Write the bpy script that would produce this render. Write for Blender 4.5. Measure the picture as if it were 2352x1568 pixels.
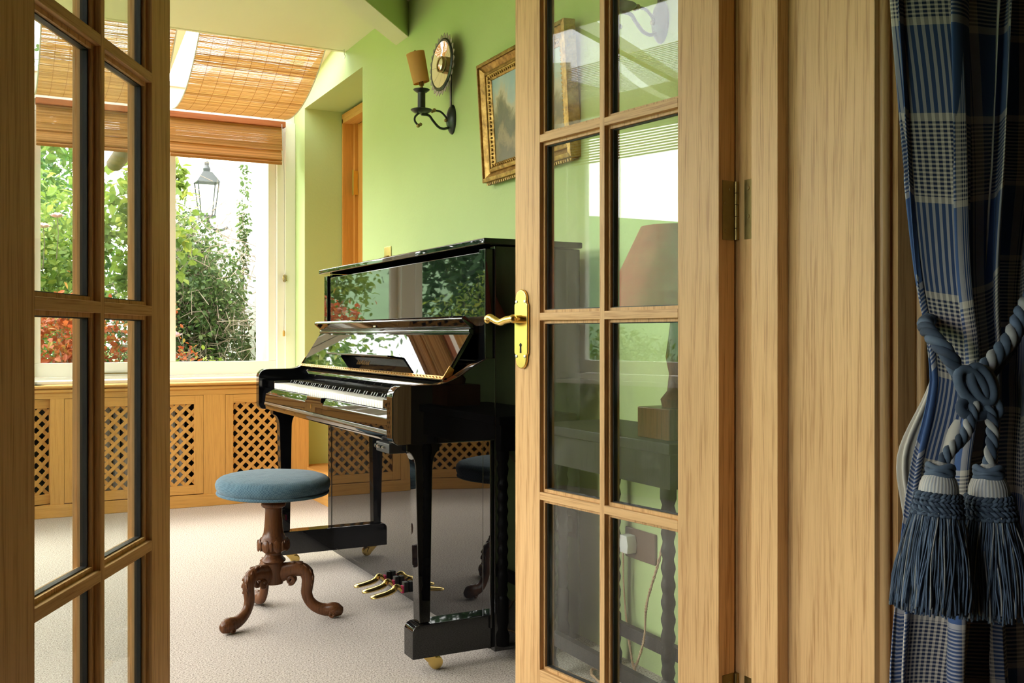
import bpy, bmesh, math, random
from mathutils import Vector, Matrix, Euler

# ------------------------------------------------------------------ clear
for o in list(bpy.data.objects):
    bpy.data.objects.remove(o, do_unlink=True)
SC = bpy.context.scene
COL = SC.collection

# ------------------------------------------------------------------ camera, sky, exposure
# Room axes: +X into the green wall, +Y along it towards the garden window, +Z up.
cam_d = bpy.data.cameras.new('camera')
cam_d.sensor_width = 36.0
cam_d.lens = 35.0
cam_d.shift_y = -14.0 / 2352.0
cam_d.clip_start = 0.05
cam_d.clip_end = 400
cam = bpy.data.objects.new('camera', cam_d)
COL.objects.link(cam)
cam.location = (0, 0, 0.93)
cam.rotation_euler = (math.radians(90), 0, math.radians(-27.65))
SC.camera = cam

world = bpy.data.worlds.new('overcast_sky')
SC.world = world
world.use_nodes = True
wn = world.node_tree.nodes['Background']
wn.inputs[0].default_value = (1.0, 0.985, 0.955, 1)
wn.inputs[1].default_value = 1.0

sun_d = bpy.data.lights.new('hazy_sun', 'SUN')
sun_d.energy = 0.35
sun_d.angle = math.radians(25)
sun_d.color = (1.0, 0.95, 0.86)
sun = bpy.data.objects.new('hazy_sun', sun_d)
COL.objects.link(sun)
sun.rotation_euler = (math.radians(40), 0, math.radians(-152))
sun['kind'] = 'helper'

vs = SC.view_settings
vs.view_transform = 'Standard'
vs.look = 'None'
vs.gamma = 1.0
vs.exposure = 3.68
vs.use_curve_mapping = False
try:
    cy = SC.cycles
    cy.use_denoising = True
    cy.max_bounces = 10
    cy.diffuse_bounces = 5
    cy.glossy_bounces = 6
    cy.transparent_max_bounces = 24
    cy.use_adaptive_sampling = True
    cy.adaptive_threshold = 0.02
    cy.transmission_bounces = 6
    cy.sample_clamp_indirect = 8.0
    cy.caustics_reflective = False
    cy.caustics_refractive = False
except Exception:
    pass

# ------------------------------------------------------------------ helpers
class MB:
    """collects vertices and faces of one mesh"""
    def __init__(s):
        s.v = []; s.f = []; s.uv = None; s.fm = None
    def add(s, vs_, fs_):
        b = len(s.v)
        s.v += [tuple(p) for p in vs_]
        s.f += [tuple(i + b for i in f) for f in fs_]
        return s
    def box(s, x0, x1, y0, y1, z0, z1):
        if x0 > x1: x0, x1 = x1, x0
        if y0 > y1: y0, y1 = y1, y0
        if z0 > z1: z0, z1 = z1, z0
        return s.add([(x0,y0,z0),(x1,y0,z0),(x1,y1,z0),(x0,y1,z0),(x0,y0,z1),(x1,y0,z1),(x1,y1,z1),(x0,y1,z1)],
                     [(0,3,2,1),(4,5,6,7),(0,1,5,4),(1,2,6,5),(2,3,7,6),(3,0,4,7)])
    def obox(s, c, ax, ay, az, hx, hy, hz):
        c = Vector(c); ax = Vector(ax).normalized(); ay = Vector(ay).normalized(); az = Vector(az).normalized()
        P = []
        for dz in (-1, 1):
            for dx, dy in ((-1,-1),(1,-1),(1,1),(-1,1)):
                P.append(c + ax*hx*dx + ay*hy*dy + az*hz*dz)
        return s.add(P, [(0,3,2,1),(4,5,6,7),(0,1,5,4),(1,2,6,5),(2,3,7,6),(3,0,4,7)])
    def tube(s, path, r, n=8, caps=True, sx=1.0, flat=None):
        path = [Vector(p) for p in path]
        N = len(path)
        rr = r if isinstance(r, (list, tuple)) else [r]*N
        rings = []
        up = None
        for i, p in enumerate(path):
            t = (path[min(i+1, N-1)] - path[max(i-1, 0)])
            if t.length < 1e-9: t = Vector((0,0,1))
            t.normalize()
            if up is None:
                up = Vector((0,0,1)) if abs(t.z) < 0.9 else Vector((0,1,0))
                if flat is not None: up = Vector(flat)
            a = t.cross(up)
            if a.length < 1e-6: a = t.cross(Vector((1,0,0)))
            a.normalize()
            u = a.cross(t).normalized()
            up = u
            rad = rr[i]
            ra, rb = (rad if not isinstance(rad, tuple) else rad[0]), (rad if not isinstance(rad, tuple) else rad[1])
            rings.append([p + a*(ra*sx*math.cos(2*math.pi*k/n)) + u*(rb*math.sin(2*math.pi*k/n)) for k in range(n)])
        vs_ = [q for R in rings for q in R]
        fs = []
        for i in range(N-1):
            for k in range(n):
                a0 = i*n+k; a1 = i*n+(k+1) % n
                fs.append((a0, a1, a1+n, a0+n))
        if caps:
            fs.append(tuple(reversed(range(n))))
            fs.append(tuple(range((N-1)*n, N*n)))
        return s.add(vs_, fs)
    def lathe(s, prof, n=24, c=(0,0,0), axis='z', sx=1.0, sy=1.0, caps=True):
        """prof: list of (radius, height)"""
        vs_ = []
        for r, h in prof:
            for k in range(n):
                a = 2*math.pi*k/n
                p = (r*sx*math.cos(a), r*sy*math.sin(a), h)
                if axis == 'x': p = (p[2], p[0], p[1])
                elif axis == 'y': p = (p[0], p[2], p[1])
                vs_.append((p[0]+c[0], p[1]+c[1], p[2]+c[2]))
        fs = []
        for i in range(len(prof)-1):
            for k in range(n):
                a0 = i*n+k; a1 = i*n+(k+1) % n
                fs.append((a0, a1, a1+n, a0+n))
        if caps and prof[0][0] > 1e-5: fs.append(tuple(reversed(range(n))))
        if caps and prof[-1][0] > 1e-5: fs.append(tuple(range((len(prof)-1)*n, len(prof)*n)))
        return s.add(vs_, fs)
    def prism(s, pts, plane, a, b):
        """extrude polygon pts; plane 'xz' (extruded in y), 'yz' (in x), 'xy' (in z)"""
        def P(p, d):
            return {'xz': (p[0], d, p[1]), 'yz': (d, p[0], p[1]), 'xy': (p[0], p[1], d)}[plane]
        n = len(pts)
        vs_ = [P(p, a) for p in pts] + [P(p, b) for p in pts]
        fs = [tuple(range(n)), tuple(reversed(range(n, 2*n)))]
        for i in range(n):
            j = (i+1) % n
            fs.append((i, i+n, j+n, j))
        return s.add(vs_, fs)
    def ellip(s, c, rx, ry, rz, n=12, m=8):
        prof = [(math.sin(math.pi*i/m), -math.cos(math.pi*i/m)) for i in range(m+1)]
        vs_ = []
        for r, h in prof:
            for k in range(n):
                a = 2*math.pi*k/n
                vs_.append((c[0]+rx*r*math.cos(a), c[1]+ry*r*math.sin(a), c[2]+rz*h))
        fs = []
        for i in range(m):
            for k in range(n):
                a0 = i*n+k; a1 = i*n+(k+1) % n
                fs.append((a0, a1, a1+n, a0+n))
        return s.add(vs_, fs)
    def xform(s, M):
        s.v = [tuple(M @ Vector(p)) for p in s.v]
        return s
    def build(s, name, mat, parent=None, smooth=False, bevel=0.0, segs=2, world=True, fix=True):
        me = bpy.data.meshes.new(name)
        me.from_pydata(s.v, [], s.f)
        bm = bmesh.new(); bm.from_mesh(me)
        bmesh.ops.remove_doubles(bm, verts=bm.verts, dist=1e-6)
        if fix: bmesh.ops.recalc_face_normals(bm, faces=bm.faces)
        if bevel > 0:
            es = [e for e in bm.edges if len(e.link_faces) == 2 and e.calc_face_angle(0) > 0.5]
            bmesh.ops.bevel(bm, geom=es, offset=bevel, segments=segs, profile=0.5, affect='EDGES', clamp_overlap=True)
        bm.to_mesh(me); bm.free()
        if smooth:
            me.polygons.foreach_set('use_smooth', [True]*len(me.polygons))
            if smooth != 'all':
                try: me.set_sharp_from_angle(angle=math.radians(40))
                except Exception: pass
        elif bevel > 0:
            me.polygons.foreach_set('use_smooth', [True]*len(me.polygons))
            try: me.set_sharp_from_angle(angle=math.radians(35))
            except Exception: pass
        o = link(name, me, mat, parent, world)
        if bevel > 0 or smooth is True:
            wm = o.modifiers.new('flat_faces', 'WEIGHTED_NORMAL'); wm.keep_sharp = True; wm.weight = 90
        return o

def link(name, me, mat, parent=None, world=True):
    o = bpy.data.objects.new(name, me)
    COL.objects.link(o)
    if mat is not None:
        me.materials.append(mat)
    if parent is not None:
        o.parent = parent
        if world:
            o.matrix_parent_inverse = wmat(parent).inverted()
    return o

def wmat(o):
    M = Matrix.LocRotScale(o.location, o.rotation_euler, o.scale)
    if o.parent is not None:
        M = wmat(o.parent) @ o.matrix_parent_inverse @ M
    return M

def tag(o, label=None, cat=None, group=None, kind=None):
    if label: o['label'] = label
    if cat: o['category'] = cat
    if group: o['group'] = group
    if kind: o['kind'] = kind
    return o

def thing(name, label, cat, loc=(0,0,0), rz=0.0, group=None, kind=None):
    o = bpy.data.objects.new(name, None)
    COL.objects.link(o)
    o.location = loc
    o.rotation_euler = (0, 0, rz)
    o.empty_display_size = 0.1
    return tag(o, label, cat, group, kind)

def copy_tree(o, parent=None):
    c = o.copy()
    COL.objects.link(c)
    if parent is not None: c.parent = parent
    for ch in list(o.children):
        copy_tree(ch, c)
    return c

def inst(src, parent, mat4=None):
    """another object that shares the mesh"""
    c = bpy.data.objects.new(src.name.split('.')[0], src.data)
    COL.objects.link(c)
    c.parent = parent
    if mat4 is not None: c.matrix_local = mat4
    return c

def bez(P, n=24):
    """Catmull-Rom through P"""
    P = [Vector(p) for p in P]
    Q = [P[0]*2-P[1]] + P + [P[-1]*2-P[-2]]
    out = []
    for i in range(1, len(Q)-2):
        p0, p1, p2, p3 = Q[i-1], Q[i], Q[i+1], Q[i+2]
        for k in range(n):
            t = k/n
            out.append(0.5*((2*p1)+(p2-p0)*t+(2*p0-5*p1+4*p2-p3)*t*t+(3*p1-p0-3*p2+p3)*t**3))
    out.append(P[-1])
    return out

def lerp(a, b, t): return a+(b-a)*t
def interp(tab, x):
    if x <= tab[0][0]: return tab[0][1]
    for (a, va), (b, vb) in zip(tab, tab[1:]):
        if x <= b: return lerp(va, vb, (x-a)/(b-a))
    return tab[-1][1]

# ------------------------------------------------------------------ materials
MATS = {}
class NT:
    def __init__(s, name):
        s.m = bpy.data.materials.new(name); s.m.use_nodes = True
        s.t = s.m.node_tree; s.t.nodes.clear()
        s.out = s.n('ShaderNodeOutputMaterial')
        MATS[name] = s.m
    def n(s, typ, **kw):
        d = s.t.nodes.new(typ)
        for k, v in kw.items():
            if k.startswith('i_'):
                key = k[2:]
                key = int(key) if key.isdigit() else key.replace('_', ' ')
                d.inputs[key].default_value = v
            else: setattr(d, k, v)
        return d
    def l(s, a, ao, b, bi):
        s.t.links.new(a.outputs[ao], b.inputs[bi])
    def math(s, op, a, b=None, c=None):
        d = s.n('ShaderNodeMath', operation=op)
        for i, x in enumerate((a, b, c)):
            if x is None: continue
            if isinstance(x, (int, float)): d.inputs[i].default_value = x
            else: s.t.links.new(x, d.inputs[i])
        return d.outputs[0]
    def mix(s, f, a, b, mode='MIX'):
        d = s.n('ShaderNodeMix', data_type='RGBA', blend_type=mode)
        for k, x in ((0, f), (6, a), (7, b)):
            if isinstance(x, (int, float)): d.inputs[k].default_value = x
            elif isinstance(x, tuple): d.inputs[k].default_value = x if len(x) == 4 else x+(1,)
            else: s.t.links.new(x, d.inputs[k])
        return d.outputs[2]
    def ramp(s, src, stops, interp_='LINEAR'):
        d = s.n('ShaderNodeValToRGB')
        e = d.color_ramp.elements
        d.color_ramp.interpolation = interp_
        while len(e) < len(stops): e.new(0.5)
        for i, (p, c) in enumerate(stops):
            e[i].position = p
            e[i].color = c if len(c) == 4 else tuple(c)+(1,)
        s.t.links.new(src, d.inputs[0])
        return d.outputs[0]
    def coords(s, scale=(1,1,1), kind='Object', rot=(0,0,0)):
        tc = s.n('ShaderNodeTexCoord')
        mp = s.n('ShaderNodeMapping')
        mp.inputs['Scale'].default_value = scale
        mp.inputs['Rotation'].default_value = rot
        s.l(tc, kind, mp, 'Vector')
        return mp.outputs[0]
    def noise(s, vec, scale=5, detail=3, rough=0.5, dist=0.0):
        d = s.n('ShaderNodeTexNoise')
        d.inputs['Scale'].default_value = scale; d.inputs['Detail'].default_value = detail
        d.inputs['Roughness'].default_value = rough; d.inputs['Distortion'].default_value = dist
        s.t.links.new(vec, d.inputs['Vector'])
        return d.outputs[0]
    def bump(s, h, strength=0.2, dist=0.01):
        d = s.n('ShaderNodeBump')
        d.inputs['Strength'].default_value = strength; d.inputs['Distance'].default_value = dist
        s.t.links.new(h, d.inputs['Height'])
        return d.outputs[0]
    def principled(s, col, rough=0.5, metal=0.0, spec=0.5, normal=None, coat=0.0, sheen=0.0):
        d = s.n('ShaderNodeBsdfPrincipled')
        for k, x in (('Base Color', col), ('Roughness', rough)):
            if isinstance(x, (int, float)): d.inputs[k].default_value = x
            elif isinstance(x, tuple): d.inputs[k].default_value = x if len(x) == 4 else x+(1,)
            else: s.t.links.new(x, d.inputs[k])
        d.inputs['Metallic'].default_value = metal
        d.inputs['Specular IOR Level'].default_value = spec
        d.inputs['Coat Weight'].default_value = coat
        d.inputs['Sheen Weight'].default_value = sheen
        if normal is not None: s.t.links.new(normal, d.inputs['Normal'])
        return d
    def done(s, sh):
        s.l(sh, 0, s.out, 'Surface')
        return s.m

def m_plain(name, col, rough=0.5, metal=0.0, spec=0.5, var=0.0, vscale=8, bump=0.0, bscale=60, coat=0.0, sheen=0.0):
    t = NT(name)
    c = col; nrm = None
    if var or bump: co = t.coords()
    if var:
        nz = t.noise(co, vscale, 4)
        c = t.mix(nz, tuple(max(0, x*(1-var)) for x in col), tuple(min(1, x*(1+var)) for x in col))
    if bump:
        nrm = t.bump(t.noise(co, bscale, 4), bump, 0.004)
    return t.done(t.principled(c, rough, metal, spec, nrm, coat, sheen))

def m_oak(name, axis='z', light=(0.71, 0.445, 0.205), dark=(0.36, 0.17, 0.055), rough=0.36, seed=0.0, fig=0.55, gloss=0.12):
    t = NT(name)
    def sc(across, along):
        return tuple(along if a == axis else across for a in 'xyz')
    tc = t.n('ShaderNodeTexCoord')
    off = t.n('ShaderNodeVectorMath', operation='ADD'); off.inputs[1].default_value = (seed*3.7, seed*1.9, seed*5.3)
    info = t.n('ShaderNodeObjectInfo')
    rnd = t.n('ShaderNodeVectorMath', operation='SCALE'); rnd.inputs[0].default_value = (13.0, 7.0, 9.0)
    t.l(info, 'Random', rnd, 'Scale')
    t.l(tc, 'Object', off, 0)
    add2 = t.n('ShaderNodeVectorMath', operation='ADD'); t.l(off, 0, add2, 0); t.l(rnd, 0, add2, 1)
    def mp(s_):
        d = t.n('ShaderNodeMapping'); d.inputs['Scale'].default_value = s_
        t.l(add2, 0, d, 'Vector'); return d.outputs[0]
    broad = t.noise(mp(sc(7, 0.55)), 1.0, 3, 0.55, 0.8)
    wv = t.n('ShaderNodeTexWave', wave_type='BANDS', bands_direction='DIAGONAL')
    wv.inputs['Scale'].default_value = 1.0; wv.inputs['Distortion'].default_value = 7.0
    wv.inputs['Detail'].default_value = 3.0; wv.inputs['Detail Scale'].default_value = 1.2
    t.t.links.new(mp(sc(22, 0.9)), wv.inputs['Vector'])
    pores = t.noise(mp(sc(330, 9)), 1.0, 3, 0.6)
    p2 = t.ramp(pores, [(0.36, (0,0,0)), (0.55, (1,1,1))])
    wcol = t.ramp(wv.outputs[1], [(0.0, (0,0,0)), (0.75, (1,1,1))])
    mid = tuple((a+b)/2 for a, b in zip(light, dark))
    c1 = t.mix(broad, tuple(x*0.86 for x in light), tuple(min(1, x*1.12) for x in light))
    f = t.math('MULTIPLY', t.math('SUBTRACT', 1.0, wcol), fig)
    f2 = t.math('MULTIPLY', f, t.math('SUBTRACT', 1.15, p2))
    c2 = t.mix(f2, c1, dark)
    c3 = t.mix(t.math('MULTIPLY', t.math('SUBTRACT', 1.0, p2), 0.24), c2, dark)
    nrm = t.bump(p2, 0.10, 0.0012)
    g = t.n('ShaderNodeNewGeometry')
    dot = t.n('ShaderNodeVectorMath', operation='DOT_PRODUCT')
    t.l(g, 'Incoming', dot, 0); t.l(g, 'Normal', dot, 1)
    k = t.math('POWER', t.math('SUBTRACT', 1.0, t.math('ABSOLUTE', dot.outputs['Value'])), 5.0)
    F = t.math('ADD', 0.035, t.math('MULTIPLY', k, gloss))
    df = t.n('ShaderNodeBsdfDiffuse'); t.t.links.new(c3, df.inputs[0]); t.t.links.new(nrm, df.inputs['Normal'])
    gl = t.n('ShaderNodeBsdfGlossy'); gl.inputs['Roughness'].default_value = rough; t.t.links.new(nrm, gl.inputs['Normal'])
    mx = t.n('ShaderNodeMixShader'); t.t.links.new(F, mx.inputs[0]); t.l(df, 0, mx, 1); t.l(gl, 0, mx, 2)
    return t.done(mx)

def m_glass(name, tint=(0.96, 0.985, 0.965), f0=0.05, dirt=0.0):
    t = NT(name)
    g = t.n('ShaderNodeNewGeometry')
    dot = t.n('ShaderNodeVectorMath', operation='DOT_PRODUCT')
    t.l(g, 'Incoming', dot, 0); t.l(g, 'Normal', dot, 1)
    c = t.math('ABSOLUTE', dot.outputs['Value'])
    k = t.math('POWER', t.math('SUBTRACT', 1.0, c), 5.0)
    F = t.math('ADD', f0, t.math('MULTIPLY', k, 1.0-f0))
    tr = t.n('ShaderNodeBsdfTransparent'); tr.inputs[0].default_value = tint+(1,)
    gl = t.n('ShaderNodeBsdfGlossy'); gl.inputs['Roughness'].default_value = 0.0
    mx = t.n('ShaderNodeMixShader')
    t.t.links.new(F, mx.inputs[0]); t.l(tr, 0, mx, 1); t.l(gl, 0, mx, 2)
    if dirt > 0:
        df = t.n('ShaderNodeBsdfDiffuse'); df.inputs[0].default_value = (0.8, 0.82, 0.8, 1)
        co = t.coords((1, 1, 0.5))
        nz = t.noise(co, 7, 6, 0.65, 1.2)
        fac = t.math('MULTIPLY', t.math('POWER', t.math('MAXIMUM', t.math('SUBTRACT', nz, 0.42), 0.0), 1.5), dirt)
        m2 = t.n('ShaderNodeMixShader')
        t.t.links.new(fac, m2.inputs[0]); t.l(mx, 0, m2, 1); t.l(df, 0, m2, 2)
        mx = m2
    return t.done(mx)

def m_leaf(name, c1, c2, c3=None, trans=0.45, rough=0.5):
    t = NT(name)
    co = t.coords()
    nz = t.noise(co, 9, 3, 0.6)
    wn_ = t.n('ShaderNodeTexWhiteNoise', noise_dimensions='3D')
    at = t.n('ShaderNodeAttribute', attribute_name='tone')
    a = t.math('ADD', t.math('MULTIPLY', at.outputs['Fac'], 0.65), t.math('MULTIPLY', nz, 0.35))
    stops = [(0.15, c1), (0.62, c2)] + ([(0.85, c3)] if c3 else [])
    c = t.ramp(a, stops)
    d = t.principled(c, rough, 0, 0.35)
    tr = t.n('ShaderNodeBsdfTranslucent'); t.t.links.new(c, tr.inputs[0])
    mx = t.n('ShaderNodeMixShader'); mx.inputs[0].default_value = trans
    t.l(d, 0, mx, 1); t.l(tr, 0, mx, 2)
    return t.done(mx)

def m_bamboo(name, c1, c2, trans=0.5):
    t = NT(name)
    at = t.n('ShaderNodeAttribute', attribute_name='tone')
    nz = t.noise(t.coords((3, 60, 60)), 1.0, 3)
    a = t.math('ADD', t.math('MULTIPLY', at.outputs['Fac'], 0.7), t.math('MULTIPLY', nz, 0.3))
    c = t.ramp(a, [(0.1, c1), (0.8, c2)])
    d = t.principled(c, 0.5, 0, 0.3)
    tr = t.n('ShaderNodeBsdfTranslucent'); t.t.links.new(c, tr.inputs[0])
    mx = t.n('ShaderNodeMixShader'); mx.inputs[0].default_value = trans
    t.l(d, 0, mx, 1); t.l(tr, 0, mx, 2)
    return t.done(mx)

def m_carpet():
    t = NT('carpet')
    co = t.coords()
    sp = t.noise(co, 210, 2, 0.75)
    sp2 = t.noise(co, 60, 3, 0.6)
    big = t.noise(co, 2.2, 2)
    c = t.ramp(sp, [(0.36, (0.11, 0.08, 0.06)), (0.47, (0.43, 0.36, 0.31)), (0.64, (0.70, 0.63, 0.57))])
    c = t.mix(t.math('MULTIPLY', sp2, 0.3), c, (0.46, 0.39, 0.345))
    c = t.mix(t.math('MULTIPLY', big, 0.14), c, (0.40, 0.33, 0.29))
    vo = t.n('ShaderNodeTexVoronoi'); vo.inputs['Scale'].default_value = 300
    t.t.links.new(co, vo.inputs['Vector'])
    n = t.bump(vo.outputs['Distance'], 0.3, 0.003)
    return t.done(t.principled(c, 0.95, 0, 0.1, n, sheen=0.15))

def m_paint(name, col, bump=0.12, rough=0.62, var=0.05):
    t = NT(name)
    co = t.coords()
    c = t.mix(t.noise(co, 3.0, 4), tuple(x*(1-var) for x in col), tuple(min(1, x*(1+var)) for x in col))
    h = t.math('ADD', t.noise(co, 70, 4, 0.6), t.math('MULTIPLY', t.noise(co, 12, 3), 1.5))
    return t.done(t.principled(c, rough, 0, 0.35, t.bump(h, bump, 0.006)))

def m_plaid():
    t = NT('plaid_cotton')
    uv = t.n('ShaderNodeUVMap'); uv.uv_map = 'UVMap'
    sep = t.n('ShaderNodeSeparateXYZ'); t.l(uv, 0, sep, 0)
    blue = (0.055, 0.105, 0.255, 1); navy = (0.02, 0.03, 0.075, 1); cream = (0.62, 0.57, 0.50, 1)
    def thread(src, P, a, b, per):
        fr = t.math('FRACT', t.math('DIVIDE', src, P))
        st = t.math('GREATER_THAN', t.math('FRACT', t.math('DIVIDE', src, per)), 0.55)
        fine = t.mix(st, navy, cream)
        is_cream = t.math('GREATER_THAN', fr, a)
        is_fine = t.math('GREATER_THAN', fr, b)
        is_cream2 = t.math('GREATER_THAN', fr, 1.0-(b-a))
        c = t.mix(is_cream, blue, cream)
        c = t.mix(is_fine, c, fine)
        return t.mix(is_cream2, c, cream)
    W = thread(sep.outputs[0], 0.205, 0.40, 0.46, 0.0062)
    F = thread(sep.outputs[1], 0.256, 0.50, 0.535, 0.0062)
    c = t.mix(0.5, W, F)
    return t.done(t.principled(c, 0.8, 0, 0.2, t.bump(t.noise(t.coords((1, 1, 1), 'UV'), 700, 2), 0.06, 0.001), sheen=0.1))

def m_velvet():
    t = NT('teal_velvet')
    co = t.coords()
    br = t.n('ShaderNodeTexChecker'); br.inputs['Scale'].default_value = 210
    t.t.links.new(t.coords((1, 1, 1), 'Object', (0, 0, 0.6)), br.inputs['Vector'])
    nz = t.noise(co, 34, 4, 0.6)
    c = t.mix(nz, (0.022, 0.062, 0.098), (0.085, 0.165, 0.22))
    c = t.mix(t.math('MULTIPLY', br.outputs[1], 0.35), c, (0.16, 0.26, 0.32))
    h = t.math('ADD', br.outputs[1], t.math('MULTIPLY', nz, 2.0))
    return t.done(t.principled(c, 0.85, 0, 0.2, t.bump(h, 0.5, 0.003), sheen=0.2))

def m_painting():
    t = NT('landscape_painting')
    co = t.coords((1, 1, 1), 'Generated')
    sep = t.n('ShaderNodeSeparateXYZ'); t.t.links.new(co, sep.inputs[0])
    z = sep.outputs[2]
    n1 = t.noise(t.coords((1, 9, 7)), 1.6, 5, 0.65, 0.6)
    n2 = t.noise(t.coords((1, 30, 22)), 1.0, 5, 0.7)
    yy = sep.outputs[1]
    tree = t.math('MULTIPLY', t.math('SUBTRACT', 1.0, t.math('MINIMUM', t.math('MULTIPLY', t.math('ABSOLUTE', t.math('SUBTRACT', yy, 0.86)), 7.0), 1.0)), 0.22)
    h = t.math('SUBTRACT', t.math('ADD', z, t.math('MULTIPLY', t.math('SUBTRACT', n1, 0.5), 0.75)), tree)
    c = t.ramp(h, [(0.0, (0.13, 0.10, 0.05)), (0.16, (0.34, 0.25, 0.13)), (0.28, (0.10, 0.10, 0.06)), (0.42, (0.13, 0.13, 0.08)),
                   (0.52, (0.30, 0.26, 0.16)), (0.60, (0.60, 0.52, 0.40)), (0.76, (0.44, 0.55, 0.58)), (1.0, (0.33, 0.50, 0.60))])
    c = t.mix(t.math('MULTIPLY', n2, 0.35), c, (0.25, 0.22, 0.14))
    return t.done(t.principled(c, 0.4, 0, 0.5, t.bump(n2, 0.2, 0.003)))

def m_gilt():
    t = NT('antique_gilt')
    co = t.coords()
    nz = t.noise(co, 40, 5, 0.7)
    c = t.ramp(nz, [(0.25, (0.10, 0.05, 0.015)), (0.5, (0.42, 0.24, 0.07)), (0.75, (0.66, 0.43, 0.15))])
    return t.done(t.principled(c, 0.38, 0.75, 0.5, t.bump(nz, 0.3, 0.002)))

def m_silk():
    t = NT('silk_thread')
    tc = t.n('ShaderNodeTexCoord'); sep = t.n('ShaderNodeSeparateXYZ'); t.l(tc, 'Object', sep, 0)
    ang = t.math('ARCTAN2', sep.outputs[1], sep.outputs[0])
    w = t.math('SINE', t.math('MULTIPLY', ang, 34.0))
    nz = t.noise(t.coords((60, 60, 4)), 1, 3)
    c = t.mix(t.math('ADD', t.math('MULTIPLY', w, 0.25), t.math('MULTIPLY', nz, 0.8)), (0.30, 0.33, 0.40), (0.72, 0.68, 0.60))
    return t.done(t.principled(c, 0.5, 0, 0.4, t.bump(w, 0.25, 0.001)))

m_carpet()
m_paint('green_paint', (0.48, 0.595, 0.265))
m_paint('cream_paint', (0.83, 0.77, 0.56), 0.05, 0.6, 0.03)
m_paint('white_gloss', (0.84, 0.80, 0.71), 0.02, 0.3, 0.02)
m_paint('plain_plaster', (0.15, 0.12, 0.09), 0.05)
m_paint('white_render', (0.80, 0.78, 0.74), 0.5, 0.9, 0.08)
m_oak('oak_z', 'z'); m_oak('oak_x', 'x'); m_oak('oak_y', 'y')
m_oak('honey_z', 'z', (0.66, 0.355, 0.10), (0.40, 0.18, 0.04), 0.4, 2, 0.3)
m_oak('honey_x', 'x', (0.66, 0.355, 0.10), (0.40, 0.18, 0.04), 0.4, 3, 0.3)
m_oak('honey_y', 'y', (0.66, 0.355, 0.10), (0.40, 0.18, 0.04), 0.4, 4, 0.3)
m_oak('pine_z', 'z', (0.62, 0.29, 0.06), (0.38, 0.15, 0.03), 0.42, 6, 0.25)
m_oak('mahogany_x', 'x', (0.33, 0.10, 0.03), (0.16, 0.04, 0.015), 0.32, 5, 0.4)
m_oak('walnut', 'z', (0.135, 0.052, 0.020), (0.045, 0.016, 0.007), 0.24, 7, 0.5, 0.6)
m_oak('dark_table', 'z', (0.045, 0.04, 0.04), (0.02, 0.017, 0.016), 0.3, 8, 0.4)
m_plain('piano_black', (0.0035, 0.0035, 0.004), 0.018, 0, 0.6)
m_plain('white_key', (0.86, 0.84, 0.78), 0.16, 0, 0.5)
m_plain('black_key', (0.008, 0.008, 0.009), 0.2)
m_plain('brass', (0.83, 0.60, 0.20), 0.2, 1.0, var=0.08, vscale=30)
m_plain('gold_strip', (0.85, 0.50, 0.14), 0.25, 1.0)
m_plain('old_brass', (0.34, 0.25, 0.10), 0.38, 1.0, var=0.3, vscale=40)
m_plain('steel', (0.62, 0.6, 0.58), 0.3, 1.0)
m_plain('iron', (0.04, 0.047, 0.042), 0.33, 0.6, var=0.3, vscale=50)
m_plain('tin', (0.30, 0.29, 0.26), 0.42, 0.9, var=0.35, vscale=40, bump=0.2)
m_plain('mirror', (0.86, 0.85, 0.80), 0.03, 1.0)
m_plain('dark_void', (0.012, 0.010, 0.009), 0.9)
m_plain('rubber', (0.012, 0.013, 0.013), 0.5)
m_plain('cord_grey', (0.42, 0.40, 0.36), 0.8)
m_plain('cord_white', (0.85, 0.83, 0.80), 0.5)
m_plain('jute', (0.48, 0.31, 0.18), 0.8, var=0.3, vscale=300)
m_plain('radiator_white', (0.75, 0.72, 0.68), 0.4)
m_plain('red_felt', (0.45, 0.03, 0.10), 0.9)
m_oak('dark_floor', 'x', (0.10, 0.055, 0.03), (0.05, 0.025, 0.012), 0.5, 9, 0.4)
m_plain('lamp_red', (0.60, 0.13, 0.10), 0.75, var=0.12, vscale=30)
m_plain('plug_white', (0.86, 0.86, 0.84), 0.35)
m_plain('socket_brown', (0.16, 0.10, 0.07), 0.3)
m_plain('lining', (0.62, 0.58, 0.52), 0.85)
m_plain('rope_dark', (0.040, 0.062, 0.105), 0.85, var=0.3, vscale=90)
m_plain('rope_mid', (0.085, 0.125, 0.195), 0.8, var=0.3, vscale=90)
m_plain('rope_light', (0.34, 0.35, 0.36), 0.75, var=0.2, vscale=90)
m_plain('fringe_blue', (0.11, 0.165, 0.27), 0.8, var=0.45, vscale=60)
m_plain('lawn', (0.12, 0.22, 0.05), 0.95, var=0.5, vscale=30)
m_plain('hill_green', (0.075, 0.14, 0.055), 0.95, var=0.5, vscale=0.6)
m_plain('bark', (0.13, 0.095, 0.07), 0.9, var=0.3, vscale=30)
m_plain('twig', (0.26, 0.20, 0.16), 0.9, var=0.3, vscale=30)
m_plain('lantern_black', (0.02, 0.024, 0.028), 0.4)
m_plain('gutter_rust', (0.15, 0.10, 0.065), 0.7, var=0.3, vscale=14)
m_plain('rose_pink', (0.75, 0.36, 0.42), 0.7)
t_ = NT('parchment'); c_ = t_.mix(t_.noise(t_.coords(), 18, 4), (0.66, 0.36, 0.10), (0.82, 0.50, 0.18))
d_ = t_.principled(c_, 0.6, 0, 0.3); r_ = t_.n('ShaderNodeBsdfTranslucent'); r_.inputs[0].default_value = (0.85, 0.48, 0.14, 1)
x_ = t_.n('ShaderNodeMixShader'); x_.inputs[0].default_value = 0.4; t_.l(d_, 0, x_, 1); t_.l(r_, 0, x_, 2); t_.done(x_)
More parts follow.
